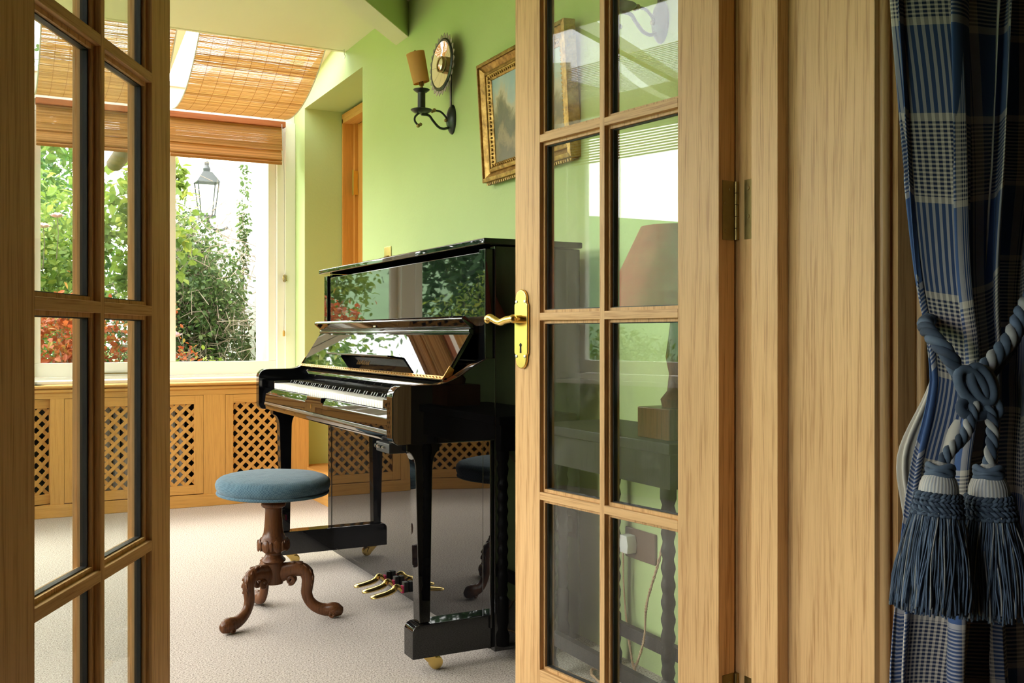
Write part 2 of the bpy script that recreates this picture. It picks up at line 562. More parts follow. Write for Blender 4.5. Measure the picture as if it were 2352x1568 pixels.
m_glass('door_glass', (0.95, 0.98, 0.955), 0.055, 0.25)
m_glass('window_glass', (0.97, 0.985, 0.975), 0.03)
m_glass('roof_glass', (0.72, 0.73, 0.74), 0.03)
m_leaf('leaf_green', (0.03, 0.07, 0.015), (0.10, 0.19, 0.035), (0.25, 0.33, 0.08))
m_leaf('leaf_lime', (0.075, 0.14, 0.02), (0.20, 0.27, 0.045), (0.40, 0.41, 0.08))
m_leaf('leaf_red', (0.30, 0.04, 0.015), (0.46, 0.13, 0.04), (0.36, 0.30, 0.06))
m_leaf('leaf_ivy', (0.025, 0.055, 0.018), (0.09, 0.15, 0.04), (0.28, 0.33, 0.13))
m_leaf('leaf_dark', (0.015, 0.045, 0.02), (0.05, 0.12, 0.04), (0.10, 0.20, 0.06))
m_bamboo('bamboo', (0.48, 0.27, 0.09), (0.78, 0.56, 0.27), 0.44)
m_bamboo('bamboo_roman', (0.45, 0.21, 0.05), (0.72, 0.40, 0.13), 0.35)
m_plaid(); m_velvet(); m_painting(); m_gilt(); m_silk()
M = MATS
# ================================================================== STRUCTURE
XW, YW, ZC = 1.62, 5.91, 2.39
P0, P1, P2, P3, P4 = (1.62, 5.91), (0.18, 5.91), (-1.0, 5.45), (-1.7, 4.6), (-1.7, 1.46)

def struct(name, mb, mat, label, cat, **kw):
    o = mb.build(name, mat, **kw)
    return tag(o, label, cat, kind='structure')

struct('floor', MB().prism(
    [(1.9, 1.2), (1.9, 6.0), (0.16, 6.0), (-1.05, 5.53), (-1.8, 4.62), (-1.8, 1.2)], 'xy', -0.08, 0.0),
    M['carpet'], 'beige flecked loop-pile carpet covering the whole floor', 'carpet')

struct('floor_near', MB().box(-3.0, 3.2, -3.2, 1.2, -0.08, 0), M['dark_floor'], 'dark boarded floor of the near room', 'floor')

# green wall with the door recess
RY0, RY1, RZ, RX = 4.675, 5.69, 2.25, 1.85
mb = MB()
mb.box(XW, RX+0.25, 1.30, RY0, -0.05, 2.60)
mb.box(XW, RX+0.25, RY1, 6.02, -0.05, 2.60)
mb.box(XW, RX+0.25, RY0, RY1, RZ, 2.60)
mb.box(RX+0.12, RX+0.25, RY0, RY1, -0.05, RZ)
struct('wall_right', mb, M['green_paint'], 'pale green painted plaster wall behind the black piano', 'wall')

# wooden step in the recess
st = thing('trim_1', 'oak step in the door recess at the end of the green wall', 'step', (1.75, 5.2, 0), kind='structure')
MB().box(1.60, 1.99, RY0+0.002, RY1-0.002, 0.15, 0.18).build('tread', M['honey_y'], st, bevel=0.004)
MB().box(1.62, 1.97, RY0+0.002, RY1-0.002, 0.0, 0.15).build('riser', M['honey_y'], st)

# inner door in the recess
d3 = thing('door_3', 'honey coloured wooden door set deep in the green wall recess', 'door', (1.92, 5.2, 0.18), kind='structure')
fy0, fy1, fz = RY0+0.0, RY1-0.004, 2.21
MB().box(1.842, 1.925, fy1-0.022, fy1, 0.18, fz).build('frame_post', M['pine_z'], d3, bevel=0.002)
MB().box(1.842, 1.925, fy0, fy0+0.05, 0.18, fz).build('frame_post', M['pine_z'], d3, bevel=0.002)
MB().box(1.842, 1.925, fy0, fy1, fz-0.03, fz+0.025).build('frame_head', M['honey_y'], d3, bevel=0.002)
MB().box(1.905, 1.93, fy1-0.05, fy1-0.022, 0.18, fz-0.03).build('door_stop', M['pine_z'], d3)
MB().box(1.925, 1.965, fy0+0.05, fy1-0.024, 0.185, fz-0.032).build('leaf_panel', M['pine_z'], d3)
hb = MB().box(1.895, 1.925, fy1-0.055, fy1-0.051, 1.76, 1.90).build('hinge', M['brass'], d3)
MB().tube([(1.893, fy1-0.058, 1.755), (1.893, fy1-0.058, 1.905)], 0.006, 8).build('knuckle', M['brass'], hb)

# ceiling, upstand, beam
mb = MB().box(-0.65, 2.1, 1.30, 4.93, ZC, ZC+0.25)
mb.box(-2.6, -1.0, 4.93, 6.0, ZC, ZC+0.25)
struct('ceiling', mb, M['cream_paint'], 'flat cream painted ceiling over the piano', 'ceiling')
dirx, diry = 0.666, 0.746
c = Vector((1.62, 4.144, 0)); L = 3.2
mid = c - Vector((dirx, diry, 0))*(L/2-0.12)
mb = MB().obox((mid.x, mid.y, 2.325), (dirx, diry, 0), (-diry, dirx, 0), (0, 0, 1), L/2, 0.049, 0.085)
o = struct('trim_2', mb, M['green_paint'], 'diagonal ceiling beam with a green side and cream underside', 'beam')
MB().obox((mid.x, mid.y, 2.2385), (dirx, diry, 0), (-diry, dirx, 0), (0, 0, 1), L/2-0.002, 0.0485, 0.002).build('soffit', M['cream_paint'], o)

# doorway wall (between the two rooms)
JX0, JX1, JY0, JY1, JZ = -0.037, 1.262, 1.15, 1.52, 1.93
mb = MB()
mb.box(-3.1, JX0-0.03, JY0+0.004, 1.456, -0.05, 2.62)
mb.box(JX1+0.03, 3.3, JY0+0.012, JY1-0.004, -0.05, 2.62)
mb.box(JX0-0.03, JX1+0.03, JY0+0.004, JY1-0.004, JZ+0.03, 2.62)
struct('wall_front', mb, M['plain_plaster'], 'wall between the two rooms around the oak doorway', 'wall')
tr = thing('trim_3', 'oak door lining and moulded architrave beside the plaid curtain', 'door frame', (1.26, 1.3, 0), kind='structure')
MB().box(JX1, JX1+0.03, JY0, JY1, 0, JZ).build('lining', M['oak_z'], tr, bevel=0.0015)
MB().box(JX1-0.026, JX1, 1.345, 1.414, 0, JZ-0.02).build('door_stop', M['oak_z'], tr, bevel=0.0015)
MB().box(JX0-0.03, JX0, JY0, 1.46, 0, JZ).build('lining', M['oak_z'], tr, bevel=0.0015)
MB().box(JX0, JX0+0.026, 1.30, 1.36, 0, JZ-0.02).build('door_stop', M['oak_z'], tr, bevel=0.0015)
MB().box(JX0-0.03, JX1+0.03, JY0, JY1, JZ, JZ+0.03).build('head_lining', M['oak_x'], tr)
# architrave profile in plan (x, y), facing -Y
def arc(cx, cy, r, a0, a1, n=8):
    return [(cx+r*math.cos(math.radians(lerp(a0, a1, k/n))), cy+r*math.sin(math.radians(lerp(a0, a1, k/n)))) for k in range(n+1)]
prof = [(1.268, 1.175), (1.273, 1.158)] + arc(1.2835, 1.151, 0.010, 180, 360) + [(1.2945, 1.156), (1.297, 1.156), (1.297, 1.134), (1.336, 1.134),
        (1.339, 1.136), (1.342, 1.136)] + arc(1.352, 1.134, 0.009, 180, 360) + [(1.364, 1.138), (1.385, 1.138), (1.385, 1.175)]
MB().prism(prof, 'xy', 0, JZ+0.1).build('architrave', M['oak_z'], tr, smooth=True)
prof2 = [(JX0+JX1-x, y) for x, y in prof]
MB().prism(prof2, 'xy', 0, JZ+0.1).build('architrave', M['oak_z'], tr, smooth=True)
for z in (1.45, 0.80):
    MB().lathe([(0.004, 0), (0.004, -0.002)], 10, (JX1-0.0005, 1.432, z), 'x').build('screw_hole', M['dark_void'], tr)

# near room shell: plain walls, an unseen opening added to light the curtain
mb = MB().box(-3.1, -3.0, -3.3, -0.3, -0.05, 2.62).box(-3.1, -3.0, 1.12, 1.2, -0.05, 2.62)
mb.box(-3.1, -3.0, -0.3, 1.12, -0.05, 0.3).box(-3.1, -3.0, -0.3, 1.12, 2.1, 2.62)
struct('wall_left', mb, M['plain_plaster'], 'plain wall of the near room with an unseen opening added to light the curtain', 'wall')
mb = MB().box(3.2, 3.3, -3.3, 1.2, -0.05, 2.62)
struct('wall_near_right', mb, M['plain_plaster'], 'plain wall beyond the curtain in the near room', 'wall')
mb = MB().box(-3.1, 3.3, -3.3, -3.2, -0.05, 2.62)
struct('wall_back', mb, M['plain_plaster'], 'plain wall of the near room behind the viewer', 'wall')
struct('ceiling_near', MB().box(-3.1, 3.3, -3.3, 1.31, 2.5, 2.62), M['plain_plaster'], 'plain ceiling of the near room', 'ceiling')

# ------------------------------------------------------------------ sunroom windows
def seg_frame(A, B):
    d = Vector((B[0]-A[0], B[1]-A[1], 0)); return d.length, math.atan2(d.y, d.x)

def window(name, label, A, B, lights, zs=0.70, zh=2.20, low=True, head=2.36):
    """A->B with the outside on the left; lights = list of (x0, x1) glass openings along it"""
    Lw, a = seg_frame(A, B)
    w = thing(name, label, 'window', (A[0], A[1], 0), a, kind='structure')
    zg0, zg1 = zs+0.079, zh-0.06
    def P(nm, x0, x1, y0, y1, z0, z1, mat='white_gloss', par=w, bv=0.003):
        return MB().box(x0, x1, y0, y1, z0, z1).build(nm, M[mat], par, bevel=bv, world=False)
    P('bottom_frame', 0, Lw, 0.0, 0.10, zs-0.035, zs)
    P('head_frame', 0, Lw, 0.0, 0.10, zh, head)
    xs = [0.0]
    for x0, x1 in lights: xs += [x0-0.045, x1+0.045]
    xs.append(Lw)
    for i in range(0, len(xs), 2):
        if xs[i+1]-xs[i] > 0.004:
            P('frame_post', xs[i], xs[i+1], 0.0, 0.10, zs, zh)
    for x0, x1 in lights:
        s = P('sash_rail', x0-0.045, x1+0.045, 0.03, 0.075, zs+0.003, zg0)
        P('sash_rail', x0-0.045, x1+0.045, 0.03, 0.075, zg1, zh)
        P('sash_stile', x0-0.045, x0, 0.032, 0.073, zg0, zg1)
        P('sash_stile', x1, x1+0.045, 0.032, 0.073, zg0, zg1)
        MB().box(x0, x1, 0.050, 0.054, zg0, zg1).build('pane', M['window_glass'], w, world=False)
    return w

w1 = window('window_1', 'cream two-light casement window above the lattice radiator cover', P1, P0, [(0.06, 0.68), (0.76, 1.29)])
# casing board in the corner, casement stay
MB().box(1.38, 1.44, -0.02, 0.0, 0.67, 2.2).build('casing', M['white_gloss'], w1, bevel=0.002, world=False)
sy = MB().box(0.24, 0.56, 0.012, 0.018, 0.716, 0.723).box(0.30, 0.312, 0.002, 0.028, 0.705, 0.735)
sy.build('casement_stay', M['old_brass'], w1, world=False)
L2, _ = seg_frame(P2, P1)
window('window_2', 'cream casement window on the angled side of the sunroom', P2, P1, [(0.10, L2-0.13)])
L3, _ = seg_frame(P3, P2)
window('window_3', 'cream casement window at the far corner of the sunroom', P3, P2, [(0.12, L3-0.12)])
L4, _ = seg_frame(P4, P3)
window('window_4', 'wide cream window in the side of the sunroom facing the piano', P4, P3, [(0.12, 0.95), (1.07, 1.95), (2.07, L4-0.12)])
# low walls under the windows
for nm, A, B, lab in (('wall_window', P1, P0, 'low wall under the garden window'), ('wall_angle', P2, P1, 'low wall under the angled window'),
                      ('wall_corner', P3, P2, 'low wall under the far corner window'), ('wall_side', P4, P3, 'low green wall under the wide side window')):
    Lw, a = seg_frame(A, B)
    w = MB().box(-0.02, Lw+0.02, 0.0, 0.20, -0.05, 0.665).build(nm, M['green_paint'])
    w.location = (A[0], A[1], 0); w.rotation_euler = (0, 0, a)
    tag(w, lab, 'wall', kind='structure')
    if nm in ('wall_corner', 'wall_angle'):
        b = MB().box(-0.02, Lw+0.02, 0.0, 0.13, 2.36, 2.62).build('header', M['cream_paint'], w, world=False)
    if nm in ('wall_side', 'wall_corner'):
        MB().box(-0.02, Lw+0.02, -0.07, 0.0, 0.64, 0.665).build('sill_board', M['white_gloss'], w, world=False)

# sloping roof glazing over the window
sk = thing('window_5', 'sloping roof glazing with white rafters above the bamboo blinds', 'rooflight', (0.8, 5.4, 2.4), kind='structure')
def roofz(y): return lerp(2.60, 2.37, (y-4.93)/(6.05-4.93))
sl = math.atan2(roofz(6.05)-roofz(4.93), 6.05-4.93)
for x in (1.597, 0.848, 0.16, -0.45, -0.97):
    mb = MB(); hw = 0.022 if x < 1.5 else 0.024
    y1 = 6.02 if x > 0.1 else interp([(-1.0, 5.50), (0.18, 5.97)], x)
    mb.prism([(4.93, roofz(4.93)-0.10), (y1, roofz(y1)-0.07), (y1, roofz(y1)-0.005), (4.93, roofz(4.93)-0.005)], 'yz', x-hw, x+hw)
    mb.build('rafter', M['white_gloss'], sk)
MB().box(-1.0, 1.62, 4.925, 4.945, ZC-0.004, 2.60).build('upstand', M['cream_paint'], sk)
def rpane(x0, x1):
    ya = [6.05 if x > 0.15 else interp([(-1.0, 5.55), (0.18, 6.02)], x) for x in (x0, x1)]
    v = [(x0, 4.93, roofz(4.93)), (x1, 4.93, roofz(4.93)), (x1, ya[1], roofz(ya[1])), (x0, ya[0], roofz(ya[0]))]
    v += [(p[0], p[1], p[2]+0.005) for p in v]
    MB().add(v, [(0, 3, 2, 1), (4, 5, 6, 7), (0, 1, 5, 4), (1, 2, 6, 5), (2, 3, 7, 6), (3, 0, 4, 7)]).build('pane', M['roof_glass'], sk)
for x0, x1 in ((-1.0, -0.45), (-0.45, 0.16), (0.16, 0.848), (0.848, 1.62)): rpane(x0, x1)
mb = MB().box(0.1, 1.62, 5.90, 6.05, 2.345, 2.372)
mb.build('eave_board', M['white_gloss'], sk)
# the same glazing over the side facing the piano
s2_ = thing('window_6', 'sloping roof glazing along the side facing the piano', 'rooflight', (-1.2, 3.2, 2.4), kind='structure')
def roofx(x): return lerp(2.60, 2.37, (-0.65-x)/1.17)
for y in (1.50, 2.63, 3.77, 4.91):
    MB().prism([(-0.65, roofx(-0.65)-0.10), (-1.80, roofx(-1.80)-0.04), (-1.80, roofx(-1.80)-0.005), (-0.65, roofx(-0.65)-0.005)], 'xz', y-0.022, y+0.022).build('rafter', M['white_gloss'], s2_)
for y0, y1 in ((1.46, 2.63), (2.63, 3.77), (3.77, 4.93)):
    v = [(-0.65, y0, 2.60), (-1.82, y0, 2.37), (-1.82, y1, 2.37), (-0.65, y1, 2.60)]
    v += [(p[0], p[1], p[2]+0.005) for p in v]
    MB().add(v, [(0, 3, 2, 1), (4, 5, 6, 7), (0, 1, 5, 4), (1, 2, 6, 5), (2, 3, 7, 6), (3, 0, 4, 7)]).build('pane', M['roof_glass'], s2_)
MB().box(-0.66, -0.645, 1.46, 4.93, ZC-0.004, 2.60).build('upstand', M['cream_paint'], s2_)
# little hook under the ceiling edge
hk = MB().tube(bez([(1.60, 4.90, 2.39), (1.60, 4.90, 2.372), (1.600, 4.893, 2.360), (1.60, 4.885, 2.352), (1.60, 4.893, 2.343), (1.60, 4.905, 2.349)], 6), 0.0018, 6).build('ceiling_hook', M['steel'], smooth=True)
tag(hk, 'small wire hook screwed under the edge of the cream ceiling', 'hook')

# sill board on the radiator cover
def sill(name, A, B, depth, label):
    Lw, a = seg_frame(A, B)
    s = thing(name, label, 'sill', (A[0], A[1], 0), a, kind='structure')
    prof = [(0.0, 0.656), (-depth+0.012, 0.656), (-depth, 0.660), (-depth-0.003, 0.666), (-depth, 0.672), (-depth+0.010, 0.674), (0.0, 0.674)]
    MB().prism(prof, 'yz', 0, Lw).build('nosing_board', M['honey_x'], s, smooth=True, world=False)
    prof = [(-depth+0.016, 0.656), (-depth+0.006, 0.650), (-depth+0.004, 0.640), (-depth+0.016, 0.632), (-depth+0.03, 0.632), (-depth+0.03, 0.656)]
    MB().prism(prof, 'yz', 0, Lw).build('bed_mould', M['honey_x'], s, smooth=True, world=False)
    MB().box(0, Lw, -0.20, 0.0, 0.674, 0.690).build('window_board', M['white_gloss'], s, bevel=0.003, world=False)
sill('trim_4', P1, (1.615, 5.91), 0.345, 'honey oak sill along the top of the lattice radiator cover')
sill('trim_5', P2, (0.15, 5.90), 0.30, 'honey oak sill under the angled window')
# ================================================================== GLAZED DOORS
def glazed_door(name, label, loc, ang, s, hinge_side):
    """local x from hinge to free edge, visible face at y = 0, thickness towards y = s*0.044"""
    d = thing(name, label, 'door', (loc[0], loc[1], 0.006), ang, kind='structure')
    W, T, H = 0.65, 0.044, 1.90
    gx0, gx1, gz0 = 0.107, 0.5535, 0.145
    bars = [0.541, 0.9585, 1.3736]           # lower edges of the glazing bars
    bh, mw = 0.018, 0.016
    gz1 = 1.79
    mx = 0.333
    def B(nm, x0, x1, y0, y1, z0, z1, mat, par=d, bv=0.0012):
        return MB().box(x0, x1, s*y0, s*y1, z0, z1).build(nm, M[mat], par, bevel=bv, world=False)
    B('hinge_stile', 0, gx0, 0, T, 0, H, 'oak_z')
    B('lock_stile', gx1, W, 0, T, 0, H, 'oak_z')
    B('bottom_rail', gx0, gx1, 0, T, 0, gz0, 'oak_x')
    B('top_rail', gx0, gx1, 0, T, gz1, H, 'oak_x')
    zs_ = [gz0] + [z for b in bars for z in (b, b+bh)] + [gz1]
    rows = [(zs_[i], zs_[i+1]) for i in range(0, len(zs_), 2)]
    cols = [(gx0, mx-mw/2), (mx+mw/2, gx1)]
    yb = ((0.0, 0.0165), (T-0.0165, T))
    for y0, y1 in yb:
        for b in bars: B('glazing_bar', gx0, gx1, y0, y1, b, b+bh, 'oak_x')
        B('mullion', mx-mw/2, mx+mw/2, y0-0.0002 if y0 == 0 else y0, y1, gz0, gz1, 'oak_z')
    bw = 0.007
    for (z0, z1) in rows:
        for (x0, x1) in cols:
            # glazing beads either side of the pane, with the dark spacer between
            for y0, y1 in ((0.0105, 0.0165), (T-0.0165, T-0.0105)):
                mb = MB()
                mb.box(x0, x0+bw, s*y0, s*y1, z0, z1).box(x1-bw, x1, s*y0, s*y1, z0, z1)
                mb.box(x0+bw, x1-bw, s*y0, s*y1, z0, z0+bw).box(x0+bw, x1-bw, s*y0, s*y1, z1-bw, z1)
                mb.build('glazing_bead', M['oak_z'], d, world=False)
            mb = MB(); sw = 0.011
            y0, y1 = 0.0166, T-0.0166
            mb.box(x0, x0+sw, s*y0, s*y1, z0, z1).box(x1-sw, x1, s*y0, s*y1, z0, z1)
            mb.box(x0+sw, x1-sw, s*y0, s*y1, z0, z0+bw+0.002).box(x0+sw, x1-sw, s*y0, s*y1, z1-bw-0.002, z1)
            mb.build('glazing_seal', M['rubber'], d, world=False)
            MB().box(x0+bw, x1-bw, s*(T/2-0.002), s*(T/2+0.002), z0+bw, z1-bw).build('pane', M['door_glass'], d, world=False)
    return d

rd = glazed_door('door_1', 'open oak glazed door with brass lever handle beside the piano', (1.214, 1.479), math.atan2(0.9897, -0.1435), -1, 'r')
ld = glazed_door('door_2', 'open oak glazed door in shadow without a visible handle', (0.004, 1.377), math.atan2(0.891, 0.454), 1, 'l')

# lever handle on door_1 (local: visible face y=0, outward +y)
hx, hz0, hz1 = 0.65-0.0325, 0.845, 1.033
def plate(w1, w2):
    pts = []
    c1, c2 = hz1-w2, hz0+w2
    for k in range(13):
        a = math.radians(lerp(0, 180, k/12)); pts.append((hx+w2*math.cos(a), c1+w2*math.sin(a)))
    pts += [(hx-w2, c1-0.010), (hx-w1, c1-0.014), (hx-w1, c2+0.014), (hx-w2, c2+0.010)]
    for k in range(13):
        a = math.radians(lerp(180, 360, k/12)); pts.append((hx+w2*math.cos(a), c2+w2*math.sin(a)))
    pts += [(hx+w2, c2+0.010), (hx+w1, c2+0.014), (hx+w1, c1-0.014), (hx+w2, c1-0.010)]
    return pts
hd = MB().prism(plate(0.0265, 0.0215), 'xz', 0.0, 0.008).build('handle', M['brass'], rd, bevel=0.0025, segs=3, world=False)
tag(hd, 'polished brass lever handle on a shaped backplate')
MB().tube([(hx, 0.006, 0.963), (hx, 0.030, 0.963)], [0.010, 0.0085], 14).build('spindle_boss', M['brass'], hd, smooth=True, world=False)
lev = bez([(hx-0.004, 0.034, 0.963), (hx+0.016, 0.038, 0.9605), (hx+0.040, 0.039, 0.955), (hx+0.066, 0.039, 0.962), (hx+0.082, 0.040, 0.968), (hx+0.092, 0.040, 0.964)], 8)
MB().tube(lev, [lerp(0.0095, 0.0085, i/(len(lev)-1)) if i < len(lev)-3 else 0.0085 for i in range(len(lev))], 14).build('lever', M['brass'], hd, smooth=True, world=False)
MB().ellip((hx+0.092, 0.040, 0.963), 0.0085, 0.0095, 0.011).build('lever_scroll', M['brass'], hd, smooth=True, world=False)
MB().ellip((hx-0.004, 0.034, 0.963), 0.0105, 0.0105, 0.0105).build('lever_hub', M['brass'], hd, smooth=True, world=False)
kh = MB().lathe([(0.0045, 0.0082), (0.0045, 0.0086)], 12, (hx, 0, 0.901), 'y')
kh.prism([(hx-0.0022, 0.901), (hx+0.0022, 0.901), (hx+0.0032, 0.882), (hx-0.0032, 0.882)], 'xz', 0.0082, 0.0086)
kh.build('keyhole', M['dark_void'], hd, world=False)
for sx in (-1, 1):
    for z in (1.004, 0.874):
        MB().lathe([(0.004, 0.0075), (0.0038, 0.0092), (0.0, 0.0098)], 10, (hx+sx*0.0165, 0, z), 'y').build('screw', M['steel'], hd, smooth=True, world=False)

# butt hinges of door_1 (door edge at local x=0, thickness y 0..-0.044; jamb face runs back towards the camera)
for z0 in (1.105, 0.170, 1.70):
    h = thing('hinge', None, None); del_ = h
    h.parent = rd
    h['label'] = 'dull brass butt hinge with slotted screws'
    MB().box(-0.0016, 0.0006, -0.040, -0.010, z0, z0+0.112).build('door_leaf', M['old_brass'], h, world=False)
    for k in range(5):
        a = z0 + k*0.0224
        MB().tube([(-0.0035, -0.0455, a+0.0006), (-0.0035, -0.0455, a+0.0218)], 0.0055, 10).build('knuckle', M['old_brass'], h, smooth=True, world=False)
    for k, dy in enumerate((-0.018, -0.030, -0.018, -0.030)):
        MB().lathe([(0.0042, -0.0016), (0.0036, -0.0026), (0.0, -0.0028)], 10, (0, dy, z0+0.016+k*0.0265), 'x').build('screw', M['old_brass'], h, smooth=True, world=False)
# jamb leaves belong to the lining
for z0 in (1.111, 0.176, 1.706):
    MB().box(JX1-0.0015, JX1+0.0005, 1.428, 1.461, z0, z0+0.112).build('hinge_leaf', M['old_brass'], tr)
    for k, dy in enumerate((0.012, 0.022, 0.012, 0.022)):
        MB().lathe([(0.0042, -0.0015), (0.0036, -0.0028), (0.0, -0.003)], 10, (JX1, 1.428+dy, z0+0.016+k*0.0265), 'x').build('screw', M['old_brass'], tr, smooth=True)
# ================================================================== PIANO
YR, YL = 2.515, 4.060
PB = M['piano_black']
pn = thing('upright_piano', 'glossy black upright piano with open keyboard lid against the green wall', 'piano', (1.4, 3.29, 0))
def pbox(nm, x0, x1, y0, y1, z0, z1, mat=PB, bv=0.003, par=pn, segs=2):
    return MB().box(x0, x1, y0, y1, z0, z1).build(nm, mat, par, bevel=bv, segs=segs)
# case
pbox('side_panel', 1.263, 1.545, YR, YR+0.03, 0.035, 1.184)
pbox('side_panel', 1.263, 1.545, YL-0.03, YL, 0.035, 1.184)
pbox('back_panel', 1.515, 1.545, YR+0.03, YL-0.03, 0.05, 1.184)
pbox('pilaster', 1.236, 1.263, YR+0.008, YR+0.05, 0.86, 1.176)
pbox('pilaster', 1.236, 1.263, YL-0.05, YL-0.008, 0.86, 1.176)
pbox('pilaster', 1.252, 1.263, YR+0.008, YR+0.055, 0.10, 0.64)
pbox('pilaster', 1.252, 1.263, YL-0.055, YL-0.008, 0.10, 0.64)
pbox('top_lid', 1.221, 1.545, YR-0.015, YL+0.02, 1.1855, 1.2035, bv=0.004, segs=3)
pbox('upper_panel', 1.244, 1.258, YR+0.053, YL-0.053, 0.855, 1.170, bv=0.0035)
pbox('lower_panel', 1.254, 1.266, YR+0.058, YL-0.058, 0.056, 0.628, bv=0.003)
pbox('bottom_board', 1.258, 1.53, YR+0.03, YL-0.03, 0.036, 0.056)
# arms (cheeks)
def arm_prof():
    p = []
    p += [(0.955+0.022-0.022*math.cos(math.radians(a)), 0.633+0.022-0.022*math.sin(math.radians(a))) for a in range(90, -1, -15)]
    p += [(0.955+0.032-0.032*math.cos(math.radians(a)), 0.794-0.032+0.032*math.sin(math.radians(a))) for a in range(0, 91, 10)]
    p += [(q.x, q.y) for q in bez([(1.00, 0.7945, 0), (1.06, 0.795, 0), (1.10, 0.797, 0), (1.135, 0.809, 0), (1.17, 0.828, 0), (1.205, 0.850, 0), (1.236, 0.866, 0)], 5)]
    p += [(1.265, 0.866), (1.265, 0.633)]
    return p
for y0 in (YR, YL-0.045):
    MB().prism(arm_prof(), 'xz', y0, y0+0.045).build('arm', PB, pn, bevel=0.003, segs=2)
# key bed, slip, blocks
yi0, yi1 = YR+0.046, YL-0.046
MB().prism([(0.972, 0.645), (0.984, 0.634), (1.262, 0.634), (1.262, 0.668), (0.968, 0.668), (0.966, 0.655)], 'xz', yi0, yi1).build('key_bed', PB, pn, bevel=0.002)
MB().prism([(0.968, 0.669), (0.988, 0.669), (0.988, 0.720), (0.981, 0.720), (0.9715, 0.703), (0.970, 0.698)], 'xz', yi0, 3.20).build('key_slip', PB, pn, bevel=0.001)
MB().prism([(0.968, 0.669), (0.988, 0.669), (0.988, 0.720), (0.981, 0.720), (0.9715, 0.703), (0.970, 0.698)], 'xz', 3.405, yi1).build('key_slip', PB, pn, bevel=0.001)
MB().prism([(0.968, 0.669), (0.988, 0.669), (0.988, 0.722), (0.9715, 0.722)], 'xz', 3.22, 3.385).build('key_slip', PB, pn, bevel=0.001)
for ya, yb_ in ((3.20, 3.22), (3.405, 3.385)):
    MB().prism([(0.968, 0.669), (0.988, 0.669), (0.988, 0.706), (0.9705, 0.706)], 'xz', min(ya, yb_), max(ya, yb_)).build('key_slip', PB, pn)
lk = MB().lathe([(0.005, 0), (0.005, -0.0015)], 14, (0.9695, 3.325, 0.688), 'x', 1.0, 1.7).build('lock_escutcheon', M['brass'], pn, smooth=True)
for y0, y1 in ((yi0, 2.688), (3.914, yi1)):
    pbox('key_block', 0.992, 1.14, y0, y1, 0.66, 0.750)
# keys: the lowest is at the +Y end
pitch = (3.912-2.690)/52
wk = None; bk = None
for i in range(52):
    yc = 3.912 - (i+0.5)*pitch
    if wk is None:
        wk = MB().box(-0.074, 0.074, -0.0111, 0.0111, -0.011, 0.011).build('white_key', M['white_key'], pn, bevel=0.0012)
        wk.location = (1.066, yc, 0.7315); k_ = wk
    else:
        k_ = bpy.data.objects.new('white_key', wk.data); COL.objects.link(k_); k_.parent = pn
        k_.matrix_parent_inverse = wk.matrix_parent_inverse.copy(); k_.location = (1.066, yc, 0.7315)
    name_i = 'ABCDEFG'[i % 7]
    if name_i in 'ACDFG' and i < 51:
        yb_ = 3.912 - (i+1)*pitch
        if bk is None:
            bk = MB().prism([(-0.045, 0.0), (0.048, 0.0), (0.048, 0.0125), (-0.038, 0.0115)], 'xz', -0.0052, 0.0052).build('black_key', M['black_key'], pn, bevel=0.0012)
            bk.location = (1.092, yb_, 0.7425); k_ = bk
        else:
            k_ = bpy.data.objects.new('black_key', bk.data); COL.objects.link(k_); k_.parent = pn
            k_.matrix_parent_inverse = bk.matrix_parent_inverse.copy(); k_.location = (1.092, yb_, 0.7425)
# rail behind the keys
MB().prism([(1.142, 0.70), (1.142, 0.762), (1.133, 0.767), (1.129, 0.777), (1.134, 0.789), (1.146, 0.800), (1.262, 0.800), (1.262, 0.70)], 'xz', yi0, yi1).build('name_rail', PB, pn, smooth=True)
# open fallboard
fy0, fy1 = yi0+0.002, yi1-0.002
A = Vector((1.128, 0.812)); Bv = Vector((1.207, 0.938)); dv = (Bv-A).normalized(); nv = Vector((dv.y, -dv.x))
def FP(u, w): q = A + dv*u + nv*w; return (q.x, q.y)
Lf = (Bv-A).length
fb = MB().prism([FP(0, 0), FP(0, 0.013), FP(Lf, 0.013), FP(Lf, 0)], 'xz', fy0, fy1).build('fallboard', PB, pn, bevel=0.0015)
MB().prism([FP(Lf, -0.003), FP(Lf+0.004, -0.006), FP(Lf+0.010, -0.006), FP(Lf+0.015, -0.002), FP(Lf+0.016, 0.006), FP(Lf+0.012, 0.013), FP(Lf, 0.013)], 'xz', fy0, fy1).build('fallboard_nosing', PB, fb, smooth=True)
c1 = Vector(FP(Lf+0.013, 0.004)); ld_ = Vector((-0.036, 0.032)).normalized(); ln = Vector((-ld_.y, ld_.x))*-1
def LP(u, w): q = c1 + ld_*u + ln*w; return (q.x, q.y)
MB().prism([LP(0, -0.002), LP(0.046, -0.002), LP(0.048, 0.002), LP(0.046, 0.012), LP(0.0, 0.014), LP(-0.006, 0.006)], 'xz', fy0, fy1).build('fallboard_lip', PB, fb, bevel=0.001)
MB().prism([FP(-0.008, -0.004), FP(0.003, -0.002), FP(0.003, 0.003), FP(-0.008, 0.003)], 'xz', fy0, fy1).build('hinge_strip', M['gold_strip'], fb)
dots = MB(); y = fy0+0.02
while y < fy1-0.02:
    q = FP(-0.002, -0.0042); dots.box(q[0]-0.0016, q[0]+0.001, y, y+0.004, q[1]-0.0012, q[1]+0.0012); y += 0.024
dots.build('hinge_slots', M['old_brass'], fb)['kind'] = 'stuff'
for y0, y1 in ((fy0-0.001, fy0+0.003), (fy1-0.003, fy1+0.001)):
    MB().prism([FP(0.0, -0.003), FP(0.036, -0.0025), FP(0.034, 0.014), FP(0.004, 0.020)], 'xz', y0, y1).build('end_plate', M['gold_strip'], fb)
